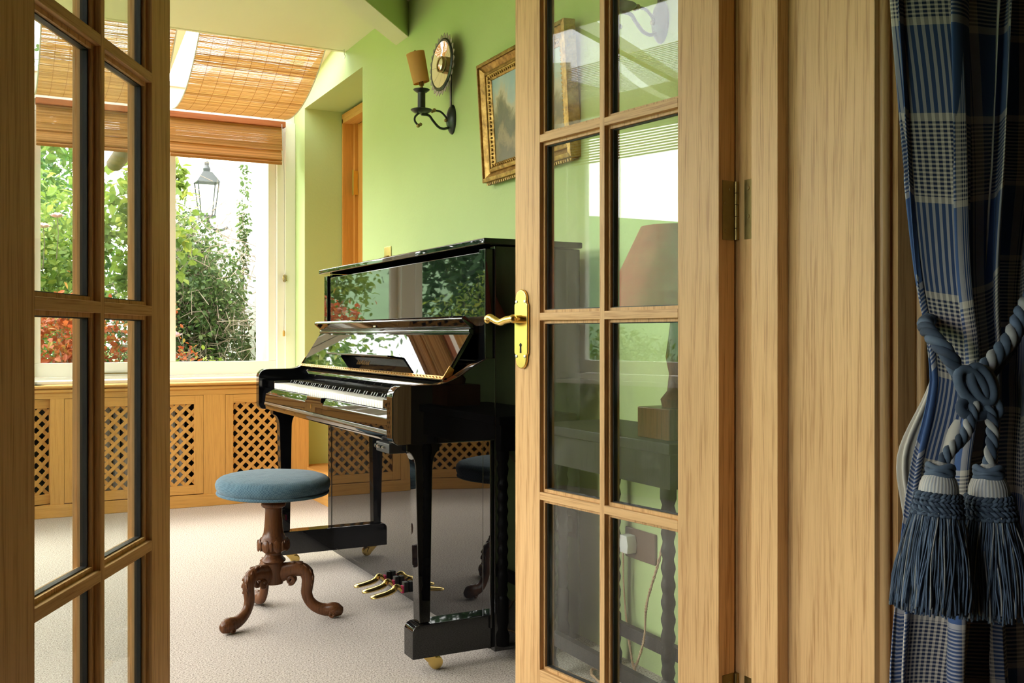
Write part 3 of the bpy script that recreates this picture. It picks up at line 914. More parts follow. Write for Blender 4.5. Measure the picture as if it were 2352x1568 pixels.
# music ledge with the maker's name beneath
q0 = FP(0.056, -0.001); q1 = (1.100, 0.868)
MB().prism([q0, q1, (q1[0], q1[1]-0.006), (q0[0]-0.001, q0[1]-0.007)], 'xz', 2.94, 3.58).build('music_ledge', PB, fb, bevel=0.0015)
cu = bpy.data.curves.new('lettering', 'FONT'); cu.body = 'YAMAHA'; cu.size = 0.027; cu.extrude = 0.0002; cu.align_x = 'CENTER'
cu.space_character = 1.3
to = bpy.data.objects.new('lettering_tmp', cu); COL.objects.link(to)
bpy.context.view_layer.update()
me = bpy.data.meshes.new_from_object(to.evaluated_get(bpy.context.evaluated_depsgraph_get()))
bpy.data.objects.remove(to, do_unlink=True)
lt = link('lettering', me, M['gold_strip'], fb)
q = FP(0.020, -0.0006)
R = Matrix((( 0, dv.x, -nv.x, q[0]), (-1, 0, 0, 3.29), (0, dv.y, -nv.y, q[1]), (0, 0, 0, 1)))
lt.matrix_basis = R
lt['label'] = 'gold capital lettering inside the keyboard lid'
# lid lock on the lip
q = LP(0.024, -0.0026)
MB().box(q[0]-0.003, q[0]+0.002, 3.31, 3.335, q[1]-0.002, q[1]+0.003).build('lid_lock', M['steel'], fb)
# toe blocks, legs, casters
def toe(y0):
    MB().prism([(1.02, 0.044), (1.264, 0.044), (1.264, 0.137)] + [(1.02+0.022-0.022*math.sin(math.radians(a)), 0.137-0.022+0.022*math.cos(math.radians(a))) for a in range(0, 91, 15)],
               'xz', y0, y0+0.065).build('toe_block', PB, pn, bevel=0.0025)
    yc = y0+0.010
    pf = [(1.044, 0.138), (1.076, 0.138), (1.083, 0.555)] + [(1.083+0.022-0.022*math.cos(math.radians(a)), 0.560+0.05*math.sin(math.radians(a))) for a in range(0, 91, 15)] + \
         [(1.105, 0.634), (1.006, 0.634), (1.006, 0.612)] + [(1.006+0.027*math.sin(math.radians(a)), 0.560+0.052*math.cos(math.radians(a))) for a in range(0, 91, 15)] + [(1.033, 0.55)]
    MB().prism(pf, 'xz', yc, yc+0.045).build('leg', PB, pn, bevel=0.0025)
    yw = y0+0.030
    cs = MB().box(1.058, 1.102, yw-0.016, yw+0.016, 0.040, 0.0445).build('caster', M['brass'], pn)
    for sgn in (-1, 1):
        MB().prism([(1.060, 0.041), (1.092, 0.041), (1.102, 0.020), (1.096, 0.010), (1.088, 0.012)], 'xz', yw+sgn*0.0145-0.0015, yw+sgn*0.0145+0.0015).build('caster_fork', M['brass'], cs)
    MB().lathe([(0.012, -0.0115), (0.0185, -0.0095), (0.0195, -0.004), (0.0195, 0.004), (0.0185, 0.0095), (0.012, 0.0115)], 20, (1.100, yw, 0.0200), 'y').build('caster_wheel', M['brass'], cs, smooth=True)
toe(2.53); toe(3.98)
# pedals
for yc in (3.155, 3.240, 3.325):
    path = [(1.262, yc, 0.066), (1.236, yc, 0.068), (1.222, yc, 0.080), (1.212, yc, 0.082), (1.204, yc, 0.074), (1.190, yc, 0.066), (1.165, yc, 0.061), (1.140, yc, 0.058), (1.122, yc, 0.055)]
    path = bez(path, 5)
    n_ = len(path)
    rad = []
    for i in range(n_):
        t = i/(n_-1)
        rad.append((interp([(0, .008), (.3, .008), (.5, .0085), (.7, .016), (.88, .0195), (.97, .016), (1, .008)], t), interp([(0, .006), (.3, .008), (.45, .011), (.6, .009), (.9, .0065), (1, .004)], t)))
    pd = MB().tube(path, rad, 12).build('pedal', M['brass'], pn, smooth=True)
    MB().box(1.237, 1.252, yc-0.011, yc+0.011, 0.062, 0.096).build('pedal_felt', M['rubber'], pd)
    MB().box(1.231, 1.237, yc-0.009, yc+0.009, 0.060, 0.084).build('felt_washer', M['red_felt'], pd)
# small control box under the key bed
cb = pbox('control_box', 0.968, 1.030, 2.575, 2.680, 0.604, 0.6325, M['rubber'], 0.004)
for k, (yy, rr) in enumerate(((2.668, 0.006), (2.650, 0.005), (2.628, 0.004), (2.610, 0.004))):
    MB().lathe([(rr, 0), (rr, -0.006), (rr*0.7, -0.008)], 12, (0.968, yy, 0.620), 'x').build('knob', M['steel'] if k % 2 else M['iron'], cb, smooth=True)

# ================================================================== STOOL
SX, SY = 0.824, 3.262
sl_ = thing('piano_stool', 'round piano stool with worn teal cushion on a carved walnut tripod', 'stool', (SX, SY, 0))
# column
prof = [(0.0, 0.398), (0.060, 0.400), (0.060, 0.404), (0.026, 0.404), (0.024, 0.392)]
MB().lathe([(0.10, 0.416), (0.10, 0.408), (0.03, 0.404), (0.024, 0.392), (0.030, 0.386), (0.039, 0.379), (0.040, 0.374), (0.037, 0.368), (0.028, 0.364), (0.0268, 0.358), (0.0272, 0.34),
            (0.030, 0.300), (0.0325, 0.282), (0.038, 0.268), (0.047, 0.257), (0.0505, 0.248), (0.0505, 0.240), (0.046, 0.229), (0.034, 0.222), (0.0275, 0.218), (0.026, 0.212),
            (0.031, 0.203), (0.0385, 0.196), (0.0395, 0.191), (0.036, 0.187), (0.032, 0.184), (0.031, 0.116), (0.0, 0.116)], 28, (SX, SY, 0)).build('column', M['walnut'], sl_, smooth=True)
for k in range(8):
    a = 2*math.pi*k/8
    mb = MB().ellip((0, 0, 0), 0.0055, 0.0135, 0.0205, 10, 8)
    Mx = Matrix.Translation((SX+0.0475*math.cos(a), SY+0.0475*math.sin(a), 0.2445)) @ Matrix.Rotation(a, 4, 'Z') @ Matrix.Rotation(math.radians(-8), 4, 'Y')
    mb.xform(Mx).build('carved_petal', M['walnut'], sl_, smooth=True)
    a2 = a+math.pi/8
    mb = MB().ellip((0, 0, 0), 0.004, 0.005, 0.017, 8, 6)
    Mx = Matrix.Translation((SX+0.0500*math.cos(a2), SY+0.0500*math.sin(a2), 0.244)) @ Matrix.Rotation(a2, 4, 'Z')
    mb.xform(Mx).build('carved_bead', M['walnut'], sl_, smooth=True)
# legs
ctr = [(0.020, 0.150), (0.048, 0.158), (0.078, 0.163), (0.102, 0.155), (0.112, 0.132), (0.110, 0.106), (0.108, 0.082), (0.118, 0.056), (0.140, 0.036), (0.168, 0.027), (0.194, 0.0275), (0.208, 0.0245)]
rad = [(0.020, 0.032), (0.019, 0.028), (0.018, 0.0245), (0.018, 0.0225), (0.017, 0.021), (0.0155, 0.0195), (0.0145, 0.0185), (0.014, 0.0175), (0.016, 0.0185), (0.0185, 0.0205), (0.0215, 0.0235), (0.0205, 0.0225)]
cp = bez([(r, 0, z) for r, z in ctr], 6)
rr = [(p.x, p.y) for p in bez([(a, b, 0) for a, b in rad], 6)]
for ang in (math.radians(-148.0), math.radians(-24.0), math.radians(92.0)):
    Mx = Matrix.Translation((SX, SY, 0)) @ Matrix.Rotation(ang, 4, 'Z')
    mb = MB().tube(cp + [Vector((0.2235, 0, 0.0205)), Vector((0.227, 0, 0.02))], rr + [(0.013, 0.014), (0.004, 0.005)], 16, flat=(0, 0, 1))
    mb.xform(Mx)
    mb.v = [(p[0], p[1], max(p[2], 0.0)) for p in mb.v]
    lg = mb.build('leg', M['walnut'], sl_, smooth='all')
    # scrolls at knee underside and toe
    for sgn in (-1, 1):
        sp = [(0.058+0.013*(1-t*0.55)*math.cos(4.2+9*t), sgn*0.014, 0.128+0.013*(1-t*0.55)*math.sin(4.2+9*t)) for t in [i/22 for i in range(23)]]
        MB().tube(sp, 0.0055, 8).xform(Mx).build('scroll', M['walnut'], lg, smooth='all')
        sp = [(0.192+0.010*(1-t*0.6)*math.cos(2.5-9*t), sgn*0.0165, 0.014+0.009*(1-t*0.6)*math.sin(2.5-9*t)) for t in [i/20 for i in range(21)]]
        MB().tube(sp, 0.0045, 8).xform(Mx).build('toe_scroll', M['walnut'], lg, smooth='all')
    # carved leaves on the knee
    for (r_, z_, tilt, sc) in ((0.062, 0.1835, 10, 0.8), (0.084, 0.1835, -5, 1.0), (0.104, 0.174, -35, 1.0), (0.122, 0.158, -62, 1.0), (0.1285, 0.136, -84, 0.9), (0.1265, 0.114, -96, 0.7)):
        for sgn in (-1, 1):
            mb = MB().ellip((0, 0, 0), 0.0125*sc, 0.0055*sc, 0.0035, 10, 6)
            mb.xform(Mx @ Matrix.Translation((r_, sgn*0.0075, z_)) @ Matrix.Rotation(math.radians(-tilt), 4, 'Y') @ Matrix.Rotation(sgn*0.45, 4, 'Z')).build('carved_leaf', M['walnut'], lg, smooth='all')
# cushion
random.seed(4)
def cushion(prof, n=72, wob=0.0):
    mb = MB()
    mb.lathe(prof, n, (0, 0, 0))
    out = []
    for (x, y, z) in mb.v:
        r = math.hypot(x, y); a = math.atan2(y, x)
        k = 1 + wob*(0.5*math.sin(3*a+1.0)+0.35*math.sin(7*a+z*60)+0.3*math.sin(13*a+2))
        out.append((x*k, y*k, z + wob*0.05*math.sin(5*a)*(r/0.18)))
    mb.v = out
    return mb
tilt = Matrix.Translation((SX, SY, 0.414)) @ Matrix.Rotation(math.radians(1.3), 4, (0.9, 0.3, 0))
cu_ = cushion([(0.0, 0.0), (0.165, 0.0), (0.176, 0.006), (0.183, 0.018), (0.185, 0.030), (0.1815, 0.041), (0.172, 0.050), (0.155, 0.0555), (0.12, 0.060), (0.08, 0.0625), (0.04, 0.0635), (0.0, 0.064)], 72, 0.012)
cu_.xform(tilt).build('cushion', M['teal_velvet'], sl_, smooth='all')
pth = [(0.1765*math.cos(a)*(1+0.006*math.sin(5*a)), 0.1765*math.sin(a), 0.003) for a in [2*math.pi*i/80 for i in range(81)]]
MB().tube(pth, 0.0052, 8, caps=False).xform(tilt).build('piping', M['teal_velvet'], sl_, smooth='all')
# ================================================================== RADIATOR COVERS
def lattice(par, x0, x1, z0, z1, y, pitch=0.060, w=0.0175, th=0.004):
    """diagonal strips filling the opening, both directions, each strip its own piece"""
    for layer, sgn in ((0, 1), (1, -1)):
        yy = y + (0.0 if layer == 0 else th+0.0004)
        k0 = -int((z1-z0)/pitch)-2; k1 = int((x1-x0+z1-z0)/pitch)+2
        for k in range(k0, k1):
            # line: x - x0 = k*pitch + sgn*(z - z0)  (45 degrees)
            pts = []
            base = x0 + 0.011 + k*pitch + (0 if sgn > 0 else 0.0)
            def X(z): return base + sgn*(z-z0)
            za, zb = z0, z1
            if sgn > 0:
                za = max(z0, z0+(x0-base)); zb = min(z1, z0+(x1-base))
            else:
                za = max(z0, z0+(base-x1)); zb = min(z1, z0+(base-x0))
            if zb-za < 0.02: continue
            e = 0.006
            za -= e; zb += e
            c = ((X(za)+X(zb))/2, yy+th/2, (za+zb)/2)
            MB().obox(c, (sgn, 0, 1), (0, 1, 0), (-1, 0, sgn), (zb-za)/2*math.sqrt(2), th/2, w/2).build('lattice_strip', M['honey_z'], par, world=False)

def cover(name, label, A, B, depth, posts, doors):
    """front plane at y = -depth (local), room on the -y side"""
    Lw, a = seg_frame(A, B)
    c = thing(name, label, 'radiator cover', (A[0], A[1], 0), a)
    yf = -depth
    def Bx(nm, x0, x1, y0, y1, z0, z1, mat, par=c, bv=0.0012):
        return MB().box(x0, x1, y0, y1, z0, z1).build(nm, M[mat], par, bevel=bv, world=False)
    Bx('top_rail', 0, Lw, yf, yf+0.02, 0.606, 0.656, 'honey_x')
    Bx('plinth', 0, Lw, yf-0.006, yf+0.018, 0.0, 0.066, 'honey_x', bv=0.004)
    for x0, x1 in posts: Bx('post', x0, x1, yf, yf+0.02, 0.066, 0.606, 'honey_z')
    for (x0, x1, lx0, lx1) in doors:
        d = thing('grille_door', None, None); d.parent = c
        g = 0.0015
        Bx('stile', x0+g, lx0, yf+0.0005, yf+0.019, 0.070, 0.604, 'honey_z', d)
        Bx('stile', lx1, x1-g, yf+0.0005, yf+0.019, 0.070, 0.604, 'honey_z', d)
        Bx('rail', lx0, lx1, yf+0.0005, yf+0.019, 0.558, 0.604, 'honey_x', d)
        Bx('rail', lx0, lx1, yf+0.0005, yf+0.019, 0.070, 0.118, 'honey_x', d)
        lattice(d, lx0, lx1, 0.118, 0.558, yf+0.010)
    MB().box(0.0, Lw, -0.03, -0.004, 0.0, 0.65).build('lattice_shade', M['dark_void'], c, world=False)  # near-black sheet: the shade behind the lattice put into its colour
    return c
rc = cover('radiator_cover', 'honey oak radiator cover with diagonal lattice doors under the garden window', P1, (1.612, 5.91), 0.33,
      [(0.09, 0.155), (0.848, 0.964), (1.332, 1.432)], [(0.155, 0.848, 0.205, 0.80), (0.964, 1.332, 1.007, 1.290)])
L2, _ = seg_frame(P2, P1)
A2 = (P2[0], P2[1]); B2 = (0.255, 5.94)
Lq, _ = seg_frame(A2, B2)
cover('radiator_cover', 'honey oak lattice radiator cover under the angled side window', A2, B2, 0.315,
      [(0.0, 0.10), (0.62, 0.70), (Lq-0.06, Lq+0.015)], [(0.10, 0.62, 0.145, 0.575), (0.70, Lq-0.06, 0.745, Lq-0.105)])
# radiator behind the wide lattice door
ra = thing('radiator', 'white column radiator glimpsed behind the lattice door', 'radiator', (0.75, 5.76, 0))
for i in range(11):
    x = 0.46+i*0.048
    mb = MB().tube([(x, 5.74, 0.09), (x, 5.74, 0.56)], 0.014, 8).tube([(x, 5.80, 0.09), (x, 5.80, 0.56)], 0.014, 8)
    mb.box(x-0.022, x+0.022, 5.73, 5.81, 0.53, 0.57).box(x-0.022, x+0.022, 5.73, 5.81, 0.10, 0.14)
    mb.build('column', M['radiator_white'], ra, smooth=True)

# ================================================================== BAMBOO BLINDS
def tone(o, vals):
    at = o.data.attributes.new('tone', 'FLOAT', 'FACE')
    at.data.foreach_set('value', vals)

def slat_sheet(name, path, x0, x1, mat, par, pitch=0.0052, fill=0.72, jitter=0.5, seed=1, th=0.0012):
    """thin slats laid side by side along a path of (y, z) points, each slat spanning x0..x1"""
    rnd = random.Random(seed)
    P = [Vector((0, y, z)) for y, z in path]
    D = [0.0]
    for a, b in zip(P, P[1:]): D.append(D[-1]+(b-a).length)
    mb = MB(); tv = []
    s = pitch/2
    while s < D[-1]:
        i = max(k for k in range(len(D)) if D[k] <= s)
        i = min(i, len(P)-2)
        t = (s-D[i])/(D[i+1]-D[i]); p = P[i].lerp(P[i+1], t)
        tg = (P[i+1]-P[i]).normalized(); nr = Vector((0, -tg.z, tg.y))
        f = fill*(1+jitter*(rnd.random()-0.5))
        # each slat in pieces with slight wander so gaps open and close
        n = 5
        xs = [lerp(x0, x1, k/n) for k in range(n+1)]
        offs = [(rnd.random()-0.5)*pitch*0.45*jitter for _ in range(n+1)]
        h = pitch*f/2
        base = len(mb.v)
        for x, o_ in zip(xs, offs):
            c = Vector((x, p.y, p.z)) + tg*o_
            for u, w in ((-h, -th/2), (h, -th/2), (h, th/2), (-h, th/2)):
                q = c + tg*u + nr*w
                mb.v.append((q.x, q.y, q.z))
        val = rnd.random()
        for k in range(n):
            b = base+k*4
            for e in range(4):
                mb.f.append((b+e, b+(e+1) % 4, b+4+(e+1) % 4, b+4+e)); tv.append(val)
        mb.f.append((base+3, base+2, base+1, base)); tv.append(val)
        e_ = base+n*4
        mb.f.append((e_, e_+1, e_+2, e_+3)); tv.append(val)
        s += pitch
    me = bpy.data.meshes.new(name); me.from_pydata(mb.v, [], mb.f)
    o = link(name, me, mat, par)
    tone(o, tv)
    o['kind'] = 'stuff'
    return o

roof_path = [(y, z) for y, z in ((4.955, 2.398), (4.99, 2.375), (5.04, 2.341), (5.12, 2.293), (5.22, 2.2465), (5.31, 2.214), (5.41, 2.188), (5.52, 2.174), (5.65, 2.173), (5.76, 2.188))]
roof_path = [(p.x, p.y) for p in bez([(a, b, 0) for a, b in roof_path], 6)]
roof_path3 = [(lerp(4.955, a, 0.84) if True else a, b) for a, b in roof_path]
labs = {0: 'sagging bamboo roof blind nearest the green wall', 1: 'sagging bamboo roof blind in the middle of the three', 2: 'sagging bamboo roof blind furthest from the green wall'}
for k, (x0, x1, pth_) in enumerate(((0.895, 1.520, roof_path), (0.205, 0.790, roof_path), (-0.36, 0.112, roof_path3))):
    bl = thing('roof_blind', labs[k], 'blind', ((x0+x1)/2, 5.35, 2.2), group='bamboo roof blinds')
    slat_sheet('slats', pth_, x0, x1, M['bamboo'], bl, 0.0056, 0.74, 0.7, 10+k)
    for i, xe in enumerate((x0, x1)):
        MB().tube([(xe, y, z) for y, z in pth_], 0.0035, 6).build('edge_tape', M['lining'], bl)
    n = 9
    for i in range(1, n):
        x = lerp(x0, x1, i/n)
        MB().tube([(x, y, z-0.002) for y, z in pth_[::3]], 0.0009, 4).build('thread', M['bamboo_roman'], bl)
# roman blinds on the window
rom = [(5.868, 2.165), (5.868, 2.095), (5.866, 2.030), (5.862, 2.022), (5.858, 2.016), (5.874, 2.020), (5.874, 2.012), (5.858, 1.985), (5.853, 1.955), (5.855, 1.948), (5.870, 1.952)]
front = [(5.868, 2.165), (5.866, 2.09), (5.862, 2.035), (5.855, 2.024)]
fold1 = [(5.868, 2.06), (5.864, 2.02), (5.852, 1.985), (5.846, 1.970), (5.848, 1.962)]
fold2 = [(5.866, 1.99), (5.862, 1.965), (5.848, 1.956), (5.843, 1.950)]
for k, (x0, x1, lab) in enumerate(((0.895, 1.545, 'folded bamboo roman blind with a pull cord at the green wall end'), (0.215, 0.865, 'folded bamboo roman blind seen through the shadowed door'))):
    bl = thing('roman_blind', lab, 'blind', ((x0+x1)/2, 5.86, 2.1), group='bamboo roman blinds')
    MB().box(x0-0.003, x1+0.003, 5.838, 5.885, 2.160, 2.193).build('head_rail', M['mahogany_x'], bl, bevel=0.002)
    slat_sheet('slats', [(p.x, p.y) for p in bez([(a, b, 0) for a, b in front], 4)], x0, x1-0.012, M['bamboo_roman'], bl, 0.0046, 0.92, 0.12, 30+k, 0.0014)
    slat_sheet('slats', [(p.x, p.y) for p in bez([(a, b, 0) for a, b in fold1], 4)], x0, x1-0.016, M['bamboo_roman'], bl, 0.0046, 0.92, 0.12, 40+k, 0.0014)
    slat_sheet('slats', [(p.x, p.y) for p in bez([(a, b, 0) for a, b in fold2], 4)], x0, x1-0.018, M['bamboo_roman'], bl, 0.0046, 0.92, 0.12, 50+k, 0.0014)
    MB().box(x0, x1-0.018, 5.842, 5.852, 1.938, 1.950).build('bottom_bar', M['bamboo_roman'], bl, bevel=0.002)
    if k == 0:
        cd = MB().tube(bez([(1.524, 5.835, 2.176), (1.530, 5.836, 2.00), (1.540, 5.843, 1.85), (1.549, 5.872, 1.40), (1.553, 5.876, 1.28), (1.551, 5.874, 1.15), (1.545, 5.872, 0.96)], 8), 0.0018, 6).build('pull_cord', M['cord_grey'], bl, smooth='all')
        MB().lathe([(0.002, 0.015), (0.007, 0.010), (0.008, 0.0), (0.008, -0.016), (0.006, -0.020), (0, -0.020)], 12, (1.545, 5.872, 0.945)).build('acorn', M['honey_z'], cd, smooth=True)
cl = MB().ellip((1.554, 5.888, 1.27), 0.013, 0.008, 0.024)
for s_ in (-1, 1):
    cl.tube([(1.554-0.011, 5.880, 1.27+s_*0.016), (1.554+0.011, 5.878, 1.27-s_*0.016)], 0.003, 6)
tag(cl.build('cord_cleat', M['old_brass'], smooth=True), 'small wound brass cord cleat on the cream window casing', 'cleat')
# wooden slatted blinds over the side window (opposite the piano, seen in reflections)
for k, (xa, xb) in enumerate(((1.02, 2.0), (2.02, 3.08))):
    bl = thing('slat_blind', ('half lowered slatted blind over the middle of the wide side window', 'half lowered slatted blind over the far light of the wide side window')[k], 'blind', (-1.66, 1.46+(xa+xb)/2, 1.9), group='side window blinds')
    MB().box(-1.69, -1.655, 1.46+xa, 1.46+xb, 2.16, 2.19).build('head_rail', M['mahogany_x'], bl)
    mb = MB()
    for i in range(12):
        z = 2.145-i*0.016
        mb.obox((-1.672, 1.46+(xa+xb)/2, z), (0.9, 0, 0.43), (0, 1, 0), (-0.43, 0, 0.9), 0.007, (xb-xa)/2, 0.0008)
    o = mb.build('slats', M['bamboo_roman'], bl); o['kind'] = 'stuff'
    tone(o, [0.5]*len(o.data.polygons))

for k, (ya, yb) in enumerate(((2.66, 3.74), (3.80, 4.88))):
    bl = thing('side_roof_blind', ('bamboo roof blind over the middle of the side glazing', 'bamboo roof blind over the far bay of the side glazing')[k], 'blind', (-1.45, (ya+yb)/2, 2.3), group='side roof blinds')
    mb = MB()
    for i in range(44):
        t = i/43; x = lerp(-1.14, -1.66, t); z = lerp(2.37, 2.24, t)-0.03*math.sin(math.pi*t)
        mb.box(x-0.0042, x+0.0042, ya, yb, z-0.0008, z+0.0008)
    o = mb.build('slats', M['bamboo_roman'], bl); o['kind'] = 'stuff'; tone(o, [0.5]*len(o.data.polygons))
    for y in (ya+0.1, (ya+yb)/2, yb-0.1):
        MB().tube([(lerp(-1.13, -1.67, t), y, lerp(2.37, 2.24, t)-0.03*math.sin(math.pi*t)-0.002) for t in (0, .25, .5, .75, 1)], 0.0012, 4).build('thread', M['bamboo_roman'], bl)

# ================================================================== WALL LIGHTS
def sconce(label, y, z):
    """local origin on the wall behind the oval plate; the room is on -x"""
    s = thing('wall_sconce', label, 'wall light', (XW, y, z), group='iron wall lights on the green wall')
    def B(mb, nm, mat, par=s, **kw): return mb.build(nm, M[mat], par, world=False, **kw)
    B(MB().lathe([(0.0, -0.026), (0.4, -0.024), (0.75, -0.016), (0.95, -0.008), (1.0, -0.004), (1.0, 0.0)], 28, (0, 0, 0), 'x', 0.034, 0.059), 'backplate', 'iron', smooth=True)
    B(MB().box(-0.010, -0.006, -0.006, 0.006, 0.04, 0.30), 'strap', 'iron')
    # reflector disc, leaning slightly forward off the wall
    C = Vector((-0.052, 0.0, 0.212)); tl = math.radians(2)
    D4 = Matrix.Translation(C) @ Matrix.Rotation(tl, 4, 'Y')
    def disc(mb): return mb.xform(D4)
    # scalloped tin rim of petals
    rim = MB().lathe([(0.091, 0.002), (0.097, 0.0), (0.103, 0.004), (0.1, 0.008), (0.091, 0.008), (0.091, 0.002)], 48, (0, 0, 0), 'x', 1, 1, False)
    rm = B(disc(rim), 'rim', 'iron', smooth=True)
    for k in range(26):
        a = 2*math.pi*k/26; dr, dt = Vector((0, math.cos(a), math.sin(a))), Vector((0, -math.sin(a), math.cos(a)))
        pts = []
        for r_, w_ in ((0.098, 0.0105), (0.110, 0.0115), (0.117, 0.007), (0.1235, 0.0)):
            pts.append((r_, w_))
        P_ = [dr*r+dt*w for r, w in pts] + [dr*r-dt*w for r, w in reversed(pts[:-1])]
        n_ = len(P_)
        mb = MB().add([p+Vector((0.006-0.06*max(0, p.length-0.098), 0, 0)) for p in P_] + [p+Vector((0.0075-0.06*max(0, p.length-0.098), 0, 0)) for p in P_],
                      [tuple(range(n_)), tuple(reversed(range(n_, 2*n_)))] + [(i, (i+1) % n_, n_+(i+1) % n_, n_+i) for i in range(n_)])
        B(disc(mb), 'petal', 'tin')
    for k in range(9):
        a0, a1 = 2*math.pi*k/9+0.006, 2*math.pi*(k+1)/9-0.006
        v = []; n_ = 5; RS = (0.028, 0.045, 0.060, 0.075, 0.090)
        for i in range(n_+1):
            a = lerp(a0, a1, i/n_)
            for r_ in RS:
                v.append((0.001+0.009*(1-(r_/0.09)**2), r_*math.cos(a), r_*math.sin(a)))
        m_ = len(RS)
        f = [(m_*i+q, m_*i+q+1, m_*(i+1)+q+1, m_*(i+1)+q) for i in range(n_) for q in range(m_-1)]
        v2 = [(p[0]+0.002, p[1], p[2]) for p in v]; b = len(v)
        f2 = [tuple(reversed([q+b for q in t])) for t in f]
        B(disc(MB().add(v+v2, f+f2)), 'mirror_segment', 'mirror', smooth='all', fix=False)
    B(disc(MB().lathe([(0.024, 0.004), (0.026, -0.004), (0.030, -0.005), (0.032, 0.0), (0.032, 0.005), (0.024, 0.004)], 24, (0, 0, 0), 'x', 1, 1, False)), 'boss_ring', 'old_brass', smooth=True)
    B(disc(MB().lathe([(0.0, -0.006), (0.012, -0.005), (0.024, -0.001)], 20, (0, 0, 0), 'x')), 'boss_mirror', 'mirror', smooth=True)
    # arm with curls
    cx = -0.133
    B(MB().tube(bez([(-0.020, 0, -0.034), (-0.040, 0, -0.040), (-0.062, 0, -0.034), (-0.085, 0, -0.012), (-0.102, 0, 0.006), (cx, 0, 0.008)], 8), 0.0052, 8), 'arm', 'iron', smooth=True)
    B(MB().tube(bez([(-0.022, 0, -0.004), (-0.034, 0, 0.012), (-0.052, 0, 0.026), (-0.074, 0, 0.029)], 8), 0.0042, 8), 'upper_curl', 'iron', smooth=True)
    B(MB().ellip((-0.079, 0, 0.029), 0.008, 0.008, 0.008).ellip((-0.088, 0.0, 0.024), 0.007, 0.007, 0.007), 'curl_ball', 'old_brass', smooth=True)
    B(MB().tube(bez([(cx-0.010, 0, 0.012), (cx-0.026, 0, -0.004), (cx-0.028, 0, -0.020), (cx-0.018, 0, -0.034)], 8), 0.0042, 8), 'lower_curl', 'iron', smooth=True)
    B(MB().ellip((cx-0.014, 0, -0.038), 0.008, 0.008, 0.008).ellip((cx-0.004, 0, -0.032), 0.007, 0.007, 0.007), 'curl_ball', 'old_brass', smooth=True)
    B(MB().ellip((-0.03, 0.0, -0.006), 0.007, 0.007, 0.007), 'stud', 'old_brass', smooth=True)
    # drip pan, candle, cup
    B(MB().lathe([(0.0, 0.010), (0.014, 0.010), (0.030, 0.014), (0.041, 0.022), (0.0425, 0.024), (0.041, 0.026), (0.028, 0.019), (0.016, 0.017), (0, 0.017)], 28, (cx, 0, 0)), 'drip_pan', 'iron', smooth=True)
    B(MB().lathe([(0.016, 0.017), (0.0155, 0.024), (0.0150, 0.092), (0.0155, 0.096)], 20, (cx, 0, 0)), 'candle_tube', 'iron', smooth=True)
    B(MB().lathe([(0.012, 0.090), (0.022, 0.094), (0.031, 0.101), (0.0325, 0.104), (0.030, 0.104), (0.018, 0.099), (0, 0.099)], 24, (cx, 0, 0)), 'upper_pan', 'iron', smooth=True)
    B(MB().lathe([(0.012, 0.099), (0.012, 0.106), (0.007, 0.108), (0.006, 0.118), (0.010, 0.120), (0.010, 0.130), (0.007, 0.132), (0.007, 0.140), (0, 0.14)], 14, (cx, 0, 0)), 'lamp_holder', 'old_brass', smooth=True)
    # parchment half shade, tilted towards the room
    Mx = Matrix.Translation((cx-0.014, -0.002, 0.186)) @ Matrix.Rotation(math.radians(-13), 4, 'Y')
    v = []; n_ = 32
    for zz, rr_ in ((-0.058, 0.039), (0.058, 0.044)):
        for rr2 in (rr_, rr_-0.0015):
            for k in range(n_):
                a = 2*math.pi*k/n_
                v.append((rr2*0.78*math.cos(a), rr2*math.sin(a), zz))
    f = []
    for k in range(n_):
        k1 = (k+1) % n_
        f += [(k, k1, 2*n_+k1, 2*n_+k), (n_+k1, n_+k, 3*n_+k, 3*n_+k1), (k, n_+k, n_+k1, k1), (2*n_+k, 2*n_+k1, 3*n_+k1, 3*n_+k)]
    B(MB().add(v, f).xform(Mx), 'shade', 'parchment', smooth=True)
    B(MB().tube([(cx-0.004, 0, 0.135), (cx-0.026, 0, 0.246)], 0.002, 6).ellip((cx-0.027, 0, 0.249), 0.005, 0.005, 0.005), 'shade_stem', 'old_brass')
    return s
s1 = sconce('iron candle wall light with a round mirror reflector, left of the gilt picture', 3.598, 1.783)
s2 = copy_tree(s1)
s2.location = (XW, 2.2135, 1.783)
s2['label'] = 'iron candle wall light seen through the top pane of the handled door'

# ================================================================== PICTURE
pc = thing('framed_picture', 'gilt framed landscape painting on the green wall, partly behind the door', 'picture', (1.60, 2.943, 1.695))
pc.rotation_euler = (0, math.radians(-3.5), 0)
hw, hh = 0.311, 0.212
def mitred(name, w0, w1, x0, x1, mat, prof=None):
    """four mitred members; w0 outer inset, w1 inner inset; x0 front, x1 back"""
    O = [(-hw+w0, -hh+w0), (hw-w0, -hh+w0), (hw-w0, hh-w0), (-hw+w0, hh-w0)]
    I = [(-hw+w1, -hh+w1), (hw-w1, -hh+w1), (hw-w1, hh-w1), (-hw+w1, hh-w1)]
    for k in range(4):
        j = (k+1) % 4
        q = [O[k], O[j], I[j], I[k]]
        mb = MB().add([(x0[0] if i < 2 else x0[1], p[0], p[1]) for i, p in enumerate(q)] + [(x1, p[0], p[1]) for p in q],
                      [(0, 1, 2, 3), (7, 6, 5, 4), (0, 4, 5, 1), (1, 5, 6, 2), (2, 6, 7, 3), (3, 7, 4, 0)])
        mb.build(name, M[mat], pc, bevel=0.002, world=False)
mitred('outer_moulding', 0.0, 0.014, (-0.030, -0.034), 0.012, 'antique_gilt')
mitred('cove', 0.012, 0.036, (-0.026, -0.008), 0.010, 'antique_gilt')
mitred('bead_moulding', 0.034, 0.046, (-0.016, -0.020), 0.008, 'antique_gilt')
